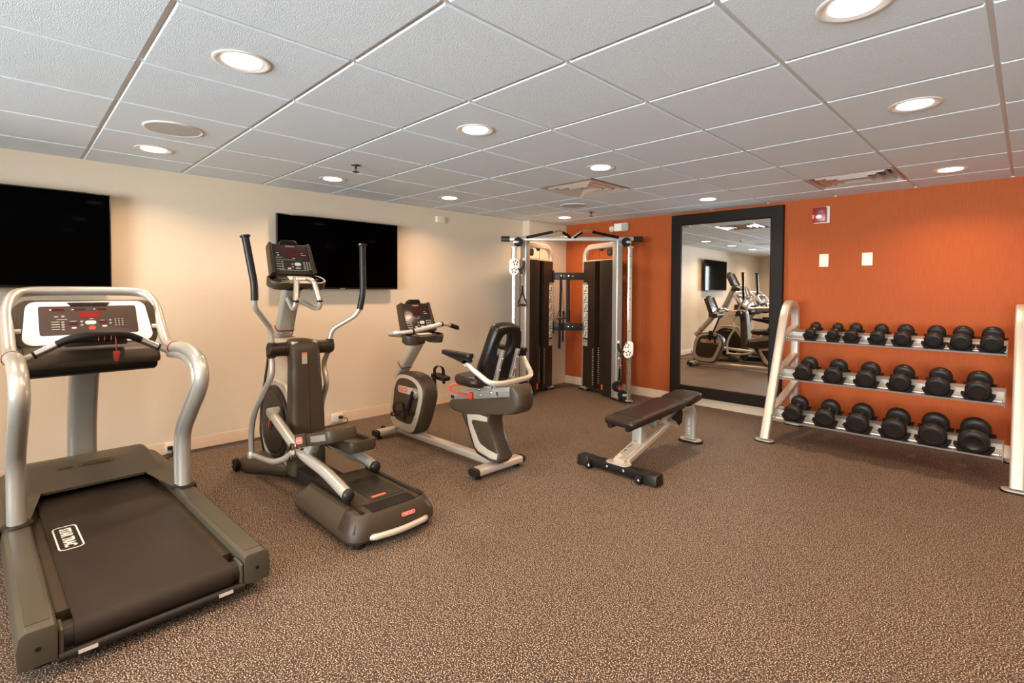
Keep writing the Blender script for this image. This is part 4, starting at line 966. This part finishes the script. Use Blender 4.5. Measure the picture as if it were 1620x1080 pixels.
    b = MB(); b.box((rx, ry, zc-.01), (.085, .075, .15), .008); cg = ob('pulley_carriage', b, 'silver', cm)
    px = rx+(.0 if s < 0 else -.02)
    mxq = basis((px, ry-.055, zc), (1, 0, 0), (0, 0, 1))
    lob = rounded([(-.058, .085, 0), (.02, .105, 0), (.062, .045, 0), (.062, -.045, 0), (.02, -.105, 0), (-.055, -.085, 0)] if s < 0 else [(.058, .085, 0), (.058, -.05, 0), (.02, -.10, 0), (-.03, -.105, 0), (-.062, -.05, 0), (-.05, .04, 0), (.0, .105, 0)], .06, 6, True)
    b = MB(mxq); b.prism([(p.x, p.y) for p in lob], 'z', 0, .008, .002); pp2 = ob('pulley_cover', b, 'white', cg)
    b = MB(mxq)
    for cx_, cy_ in ((-.018*-s*-1, .045), (.0, -.045)):
        for i in range(5): a = 2*PI*i/5+.3; b.prism([(p[0]+cx_+.024*math.cos(a), p[1]+cy_+.024*math.sin(a)) for p in circ(.0085, 10)], 'z', .008, .0086)
    ob('cover_hole', b, 'black', pp2)
    b = MB(mxq); b.prism([(p.x*.9, p.y*.9) for p in lob], 'z', -.03, 0); ob('carriage_pulley', b, 'brown', cg)
    hx = px-s*.095
    b = MB(); b.tube([(px-s*.045, ry-.05, zc-.02), (px-s*.07, ry-.055, zc-.045), (hx-s*.015, ry-.06, zc-.0), (hx-s*.02, ry-.06, zc+.07)], .016, .03, 12, 6); gh = ob('adjustment_handle', b, 'brown', cg)
    b = MB(); b.cyl((hx-s*.02, ry-.06, zc+.07), (hx-s*.02, ry-.06, zc+.10), .013, 12); ob('handle_tip', b, 'white', gh)
    b = MB(); b.cyl((px-s*.06, ry-.06, zc-.03), (hx-s*.0, ry-.065, zc-.085), .014, 12); ob('cable_stop', b, 'brown', cg)
    b = MB(); b.cyl((rx+s*.03, ry+.02, zc+.08), (rx+s*.03, ry+.02, 1.86), .0025, 6); b.cyl((rx-s*.02, ry-.028, .12), (rx-s*.02, ry-.028, zc-.08), .0025, 6); ob('column_cable', b, 'black', cg)
    # hanging D handle, a thing of its own
    hq = Matrix.Translation((.885, -.79, 0)) @ Matrix.Rotation(CMZ, 4, 'Z') @ Vector((hx-s*.004, ry-.066, zc-.10))
    if s < 0: th = thing('pulley_handle', 'stirrup handle hanging from the high left pulley of the cable machine', 'cable handle', hq, CMZ, 'stirrup handles clipped to the cable machine')
    else: th = thing('pulley_handle', 'stirrup handle hanging from the low right pulley of the cable machine', 'cable handle', hq, CMZ, 'stirrup handles clipped to the cable machine')
    b = MB(); b.tube([(0, 0, .01), (.014, 0, -.01), (.014, 0, -.085), (0, 0, -.10), (-.014, 0, -.085), (-.014, 0, -.01)], .004, .012, 8, 4, True); b.cyl((0, 0, -.09), (0, 0, -.125), .007, 8); ob('carabiner', b, 'chrome', th)
    ln = .35
    w = .05 if s < 0 else .018
    for q in (-1, 1):
        b = MB(); b.sweep(rounded([(0, 0, -.115), (q*.006, 0, -.22), (q*w, 0, -ln+.02), (q*w, 0, -ln-.012)], .03), rrect(.018, .006, .002, 2), (0, 1, 0)); ob('strap', b, 'black', th)
    b = MB(); b.cyl((-w+.0, 0, -ln), (w, 0, -ln), .015, 14) if s < 0 else b.cyl((0, -.05, -ln), (0, .05, -ln), .015, 14); ob('grip', b, 'brown', th)
    b = MB()
    for q in (-1, 1): b.lathe((q*w, 0, -ln) if s < 0 else (0, q*.05, -ln), (q, 0, 0) if s < 0 else (0, q, 0), [(-.008, .016), (-.004, .024), (.004, .024), (.006, .016)], 16)
    ob('grip_end', b, 'red', th)
    # upper and lower column pulleys
    for (x, y, z, r) in ((rx-s*.045, ry+.0, 1.895, .055), (rx-s*.13, ry+.03, .185, .062), (rx-s*.075, ry-.02, .095, .056)):
        b = MB(); b.lathe((x, y-.014, z), (0, 1, 0), [(0, r*.9), (.004, r), (.009, r), (.014, r*.86), (.019, r), (.024, r), (.028, r*.9)], 28); pu = ob('column_pulley', b, 'black', cm)
        b = MB(); b.cyl((x, y-.016, z), (x, y-.022, z), .008, 12); b.box((x+s*.03, y, z), (.05, .034, .03), .004); ob('pulley_bolt', b, 'silver', pu)
# top bar with pull-up grips
b = MB(); b.sweep([(-.80, -.01, 1.948), (.735, -.01, 1.948)], rrect(.05, .052, .008, 3), (0, 0, 1)); tb = ob('top_crossbar', b, 'silver', cm)
for s in (-1, 1):
    x = -.80 if s < 0 else .735
    b = MB(); b.sweep([(x-s*.02, -.01, 1.948), (x+s*.085, -.01, 1.948)], rrect(.062, .064, .012, 3), (0, 0, 1)); ob('crossbar_end_grip', b, 'dark', tb)
for pts in ([(-.575, -.03, 1.965), (-.215, -.13, 2.03), (-.165, -.13, 2.035), (-.045, -.03, 1.965)], [(.535, -.03, 1.965), (.165, -.13, 2.03), (.115, -.13, 2.035), (.005, -.03, 1.965)]):
    b = MB(); b.tube(pts, .012, .02, 10); pg = ob('pull_up_bar', b, 'chrome', tb)
    b = MB(); b.cyl(pts[0], Vector(pts[0])*.12+Vector(pts[1])*.88, .017, 14); b.cyl(pts[3], Vector(pts[3])*.2+Vector(pts[2])*.8, .017, 14); ob('pull_up_grip', b, 'black', pg)
for z0, z1 in ((1.465, 1.560), (.79, .885)):
    b = MB(); b.box((-.02, .60, (z0+z1)/2), (.42, .045, z1-z0), .006); cb = ob('rear_crossmember', b, 'dark', cm)
    for s in (-1, 1):
        b = MB(); b.box((-.02+s*.203, .57, (z0+z1)/2-.005), (.016, .06, (z1-z0)*1.7), .004); ob('mount_plate', b, 'black', cb)
    b = MB()
    for x in (-.085, .035, -.02): b.ball((x, .575, (z0+z1)/2), .010 if x != -.02 else .014, (1, .5, 1), 8)
    ob('hook_bolt', b, 'chrome', cb)
def cmw(p): return Matrix.Translation((.885, -.79, 0)) @ Matrix.Rotation(CMZ, 4, 'Z') @ Vector(p)
t = thing('triceps_bar', 'long straight black bar hanging vertically between the cable machine towers', 'cable attachment', cmw((-.125, .545, 1.50)), CMZ)
b = MB(); b.cyl((0, 0, .0), (-.015, .0, -.95), .016, 14); ob('bar_sleeve', b, 'black', t)
b = MB(); b.cyl((-.015, 0, -.95), (-.0155, 0, -.975), .013, 12); b.ball((0, 0, .01), .018); ob('bar_end', b, 'chrome', t)
b = MB(); b.cyl((.035, .01, -.45), (.03, .01, -.86), .013, 12); ob('bar_arm', b, 'black', t)
t = thing('ankle_strap', 'wide flat black strap hanging from the upper crossmember of the cable machine', 'cable attachment', cmw((-.03, .55, 1.47)), CMZ)
b = MB(); b.sweep([(0, 0, .03), (0, -.004, -.10), (.002, -.006, -.52)], rrect(.044, .008, .003, 2), (0, 1, 0)); ob('strap', b, 'black', t)
b = MB(); b.sweep([(.002, -.008, -.40), (.003, -.008, -.57)], rrect(.055, .02, .006, 2), (0, 1, 0)); ob('strap_pad', b, 'black', t)
t = thing('rope_stirrup', 'thin triangular stirrup handle hanging behind the long black bar', 'cable handle', cmw((-.115, .535, 1.45)), CMZ)
b = MB(); b.tube([(-.065, 0, -.50), (-.01, 0, -.33), (0, 0, 0)], .004, .03, 8); b.tube([(.055, 0, -.50), (.02, 0, -.33), (.0, 0, 0)], .004, .03, 8); ob('strap', b, 'black', t)
b = MB(); b.cyl((-.068, 0, -.50), (.058, 0, -.495), .013, 12); ob('grip', b, 'brown', t)

# ------------------------------------------------------------------ bench
n = thing('weight_bench', 'adjustable weight bench with brown vinyl pads in the middle of the floor', 'bench', (2.717, -2.56, 0), 0)
mx = basis((0, 0, .395), (1, 0, 0), (0, 1, .048))
def padm(name, mx, outl, th, parent, m='vinyl'):
    b = MB(mx); cx_ = sum(p[0] for p in outl)/len(outl); cy_ = sum(p[1] for p in outl)/len(outl)
    def ins(d):
        o = []
        for p in outl:
            v = Vector((p[0]-cx_, p[1]-cy_)); o.append((p[0]-d*(1 if v.x > 0 else -1)*min(1, abs(v.x)/.06), p[1]-d*(1 if v.y > 0 else -1)*min(1, abs(v.y)/.06)))
        return o
    b.rings([[(x, y, z) for x, y in ins(d)] for d, z in ((.014, -th), (.004, -th*.9), (0, -th*.6), (0, -.018), (.006, -.006), (.016, 0), (.05, .003))])
    return ob(name, b, m, parent, 50)
pad = padm('back_pad', mx, [(p[0], p[1]+.395) for p in rrect(.275, .80, .045, 6)], .055, n)
b = MB(mx); b.box((0, .125, .0025), (.245, .004, .002)); ob('pad_seam', b, 'black', pad)
mx2 = basis((0, .80, .428), (1, 0, 0), (0, 1, .10))
ol = [(p[0]*(1.0 if p[1] < 0 else .92), p[1]+.165) for p in rrect(.27, .30, .05, 6)]
padm('seat_pad', mx2, ol, .06, n)
b = MB()
for s in (-1, 1): b.sweep([(s*.075, -.0, .335), (s*.075, .80, .375)], rrect(.03, .035, .005, 2), (1, 0, 0))
b.box((0, .15, .352), (.18, .04, .02), .003); b.box((0, .60, .372), (.18, .05, .02), .003); ob('pad_frame', b, 'black', n)
b = MB(); b.prism([(-.335, 0), (-.32, .05), (-.29, .075), (.29, .075), (.32, .05), (.335, 0)], 'y', -.05, .055, .008) if 0 else b.sweep([(-.325, 0, .045), (-.29, 0, .045), (.29, 0, .045), (.325, 0, .045)], rrect(.085, .058, .014, 4), (0, 0, 1)); ff = ob('front_foot', b, 'black', n)
for s in (-1, 1):
    b = MB(); b.prism([(-.055, 0), (.055, 0), (.044, .076), (-.044, .076)], 'x', s*.235, s*.335, .008); ob('foot_cap', b, 'dark', ff)
    b = MB(); b.cyl((s*.215-.02, -.062, .028), (s*.215+.02, -.062, .028), .028, 18, bev=.004); ob('foot_wheel', b, 'black', ff)
b = MB()
for x in (-.20, -.065, .075, .22): b.ball((x, -.048 if abs(x) < .1 else -.088, .048 if abs(x) < .1 else .03), .011, (1, .5, 1))
ob('foot_bolt', b, 'chrome', ff)
b = MB(); b.rings([[(x, y+.01, z) for x, y in rrect(.19, .10, .04, 5)] for z in (.074, .080)]); ob('weld_plate', b, 'rack', n)
b = MB(); b.bar([(0, .015, .075), (0, .275, .150)], .07, .09, (1, 0, 0), rr=.012); nk = ob('neck', b, 'rack', n)
mxn = basis((-.005, .13, .155), (0, .96, .28), (-1, 0, 0))
text('neck_lettering', 'STAR TRAC', .03, mxn, 'dark', nk, .0006, sx=1.0)
b = MB(mxn @ Matrix.Translation((.13, 0, 0))); ringplate(b, .034, .034, .0165, .004, -.001, .001, 6); ob('neck_emblem', b, 'dark', nk)
b = MB(); b.sweep([(0, .285, .115), (0, .285, .365)], rrect(.085, .085, .012, 3), (0, 1, 0)); ob('support_column', b, 'silver', n)
b = MB(); b.bar([(.045, .06, .085), (.045, .62, .245), (.03, .90, .335)], .045, .035, (1, 0, 0), rr=.01); ob('diagonal_strut', b, 'rack', n)
pth = rounded([(0, .80, .325), (0, 1.135, .345), (0, 1.135, .03)], .16, 9)
b = MB(); b.sweep(pth, [(p[1], p[0]) for p in rrect(.095, .06, .02, 4)][::-1], (1, 0, 0)); rl = ob('rear_leg', b, 'silver', n)
text('leg_lettering', 'STAR TRAC', .028, basis((0, 1.1035, .145), (0, 0, 1), (-1, 0, 0)), 'white', rl, .0006)
b = MB(); b.mx = Matrix.Translation((0, 1.135, 0)); b.rings([[(x, y, z) for x, y in rrect(.21, .12, .058, 8)] for z in (.0, .018)]); rf = ob('rear_foot', b, 'black', n)
b = MB(); b.mx = Matrix.Translation((0, 1.135, 0)); b.rings([[(x, y, z) for x, y in rrect(.19, .10, .048, 8)] for z in (.018, .025)]); ob('foot_top', b, 'rack', rf)
for s in (-1, 1):
    b = MB(); b.prism([(.62, .31), (.78, .37), (.80, .33), (.785, .25), (.735, .235), (.70, .27)], 'x', s*.085, s*.095, .002); ob('ladder_bracket', b, 'black', n)
b = MB(); b.tube([(.0, .45, .35), (.0, .42, .29), (0, .50, .25)], .016, .03, 10); b.box((.03, .46, .30), (.06, .06, .05), .008); b.cyl((.02, .40, .335), (.10, .40, .335), .008, 10); ob('adjustment_pin', b, 'silver_dk', n)
b = MB(); b.bar([(.03, .60, .28), (.03, .80, .20)], .03, .05, (1, 0, 0)); ob('pivot_lever', b, 'beige', n)

# ------------------------------------------------------------------ dumbbell rack
k = thing('dumbbell_rack', 'three-tier champagne steel dumbbell rack in front of the orange wall', 'dumbbell rack', (3.965, -1.03, 0), 0)
for s in (-1, 1):
    x = .795*s
    pth = rounded([(x, .085, .02), (x, .56, 1.12), (x, .66, 1.22), (x, .86, 1.20), (x, .885, 1.0), (x, .885, .02)], .13, 8)
    b = MB(); b.sweep(pth, [(p[1], p[0]) for p in rrect(.075, .062, .016, 4)][::-1], (1, 0, 0)); ef = ob('end_frame', b, 'rack', k)
    for y in (.085, .885):
        b = MB(); b.mx = Matrix.Translation((x, y, 0)); b.rings([[(p, q, z) for p, q in rrect(.165, .10, .048, 7)] for z in (0, .012)]); ob('foot_pad', b, 'black', ef)
        b = MB(); b.mx = Matrix.Translation((x, y, 0)); b.rings([[(p, q, z) for p, q in rrect(.155, .09, .043, 7)] for z in (.012, .020)]); ob('foot_plate', b, 'rack', ef)
    for yc, zc in ((.47, .865), (.27, .53), (.14, .20)):
        b = MB(); b.bar([(x, yc+.035, zc+.015), (x, .875, zc+.005+(.875-yc)*.29)], .04, .07, (1, 0, 0), rr=.008); ob('side_bracket', b, 'rack', ef)
SH = R(16)
shelves = ((.490, .876), (.285, .543), (.125, .197))
for (y0, z0) in shelves:
    mx = Matrix.Translation((0, y0, z0)) @ Matrix.Rotation(SH, 4, 'X')
    # profile in (y,z): front lip, trough, middle ridge, rear strip
    prof = [(0, -.006), (.0, .006), (.004, .006), (.006, 0), (.045, 0), (.048, .005), (.066, .005), (.069, 0), (.140, .0), (.146, .034), (.200, .040), (.200, .035), (.151, .028), (.146, -.006)]
    b = MB(mx); b.prism(prof, 'x', -.755, .725); sf = ob('shelf', b, 'alu', k, 20)
    for x in (-.752, .722):
        b = MB(mx); b.box((x, .10, .014), (.006, .21, .062), .001); b.ball((x-(.008 if x > 0 else -.008), .03, .012), .009); ob('shelf_end_plate', b, 'alu', sf)
def dumbbell(r, L, th):
    """axis along local y, centre at origin"""
    t = thing('dumbbell', '', 'dumbbell')
    for s in (-1, 1):
        prof = [(0, r*.55), (.004, r*.80), (.012, r*.93), (th*.35, r), (th*.72, r), (th*.9, r*.95), (th, r*.82), (th+.001, r*.60), (th-.003, r*.56), (th-.003, .001)]
        b = MB(); b.lathe((0, s*(L/2-th/2), 0), (0, s, 0), [(q-th/2+th*.0, rr) for q, rr in prof], 32); ob('weight_head', b, 'urethane', t, 50)
    b = MB(); g_ = L-2*th+.03; b.lathe((0, -g_/2, 0), (0, 1, 0), [(0, .020), (.012, .016), (g_*.3, .0155), (g_*.5, .0175), (g_*.7, .0155), (g_-.012, .016), (g_, .020)], 18); ob('handle', b, 'chrome', t)
    return t
ORD = ['leftmost', 'second from left', 'third from left', 'fourth from left', 'fifth from left', 'sixth from left', 'seventh from left', 'eighth and rightmost']
rows = (('top', 'small', [-.579, -.402, -.262, -.077, .092, .290, .453, .625], [.0430, .0435, .050, .052, .058, .060, .064, .066], [.948]*8),
        ('middle', 'medium', [-.569, -.342, -.110, .114, .342, .567], [.068, .069, .070, .071, .073, .074], [.628]*6),
        ('bottom', 'large', [-.596, -.357, -.128, .107, .335, .560], [.071, .073, .078, .080, .084, .087], [.292]*6))
fy = {'top': .52, 'middle': .305, 'bottom': .135}
zz = {'top': .955, 'middle': .625, 'bottom': .290}
for row, sz, xs_, rs, _ in rows:
    for i, (x, r) in enumerate(zip(xs_, rs)):
        th = .045+r*.28; L = .115+2*th; sp = (L-th)
        y0, z0 = shelves[('top', 'middle', 'bottom').index(row)]
        # shelf surface under the dumbbell, saddles in between
        off = r+.018
        cy, cz = fy[row]+math.cos(SH)*sp/2, zz[row]+math.sin(SH)*sp/2
        d = dumbbell(r, L, th); d.location = (3.965+.015+x, -1.03+cy, cz); d.rotation_euler = (SH, 0, 0)
        o = ORD[i] if not (i == 5 and row != 'top') else 'sixth and rightmost'
        d['label'] = '%s round black dumbbell, %s on the %s shelf of the rack' % (sz, o, row); d['group'] = 'dumbbells on the %s shelf' % row
        # winged saddles
        mx = Matrix.Translation((x+.015, y0, z0)) @ Matrix.Rotation(SH, 4, 'X')
        w = r*1.12+.012
        loc = Matrix.Rotation(-SH, 4, 'X') @ Vector((0, fy[row]-y0, zz[row]-z0)); yf, zf_ = loc.y, loc.z
        for (ya, yb) in ((yf-.024, yf+.024), (yf+sp-.022, yf+sp+.022)):
            b = MB(mx); prf = []
            for j in range(9): a = R(180+22+j*(136/8)); prf.append((math.cos(a)*(r+.001), zf_+math.sin(a)*(r+.001)))
            zb = .0 if ya < .10 else .040
            lo = min(zf_-r-.006, 1) ; zb = min(zb, lo)
            prf = [(-w, prf[0][1]+.0), ]+prf+[(w, prf[-1][1])]
            prf += [(w*.72, zb), (-w*.72, zb)]
            b.prism(prf, 'y', ya, yb, 0); ob('saddle', b, 'black', k)
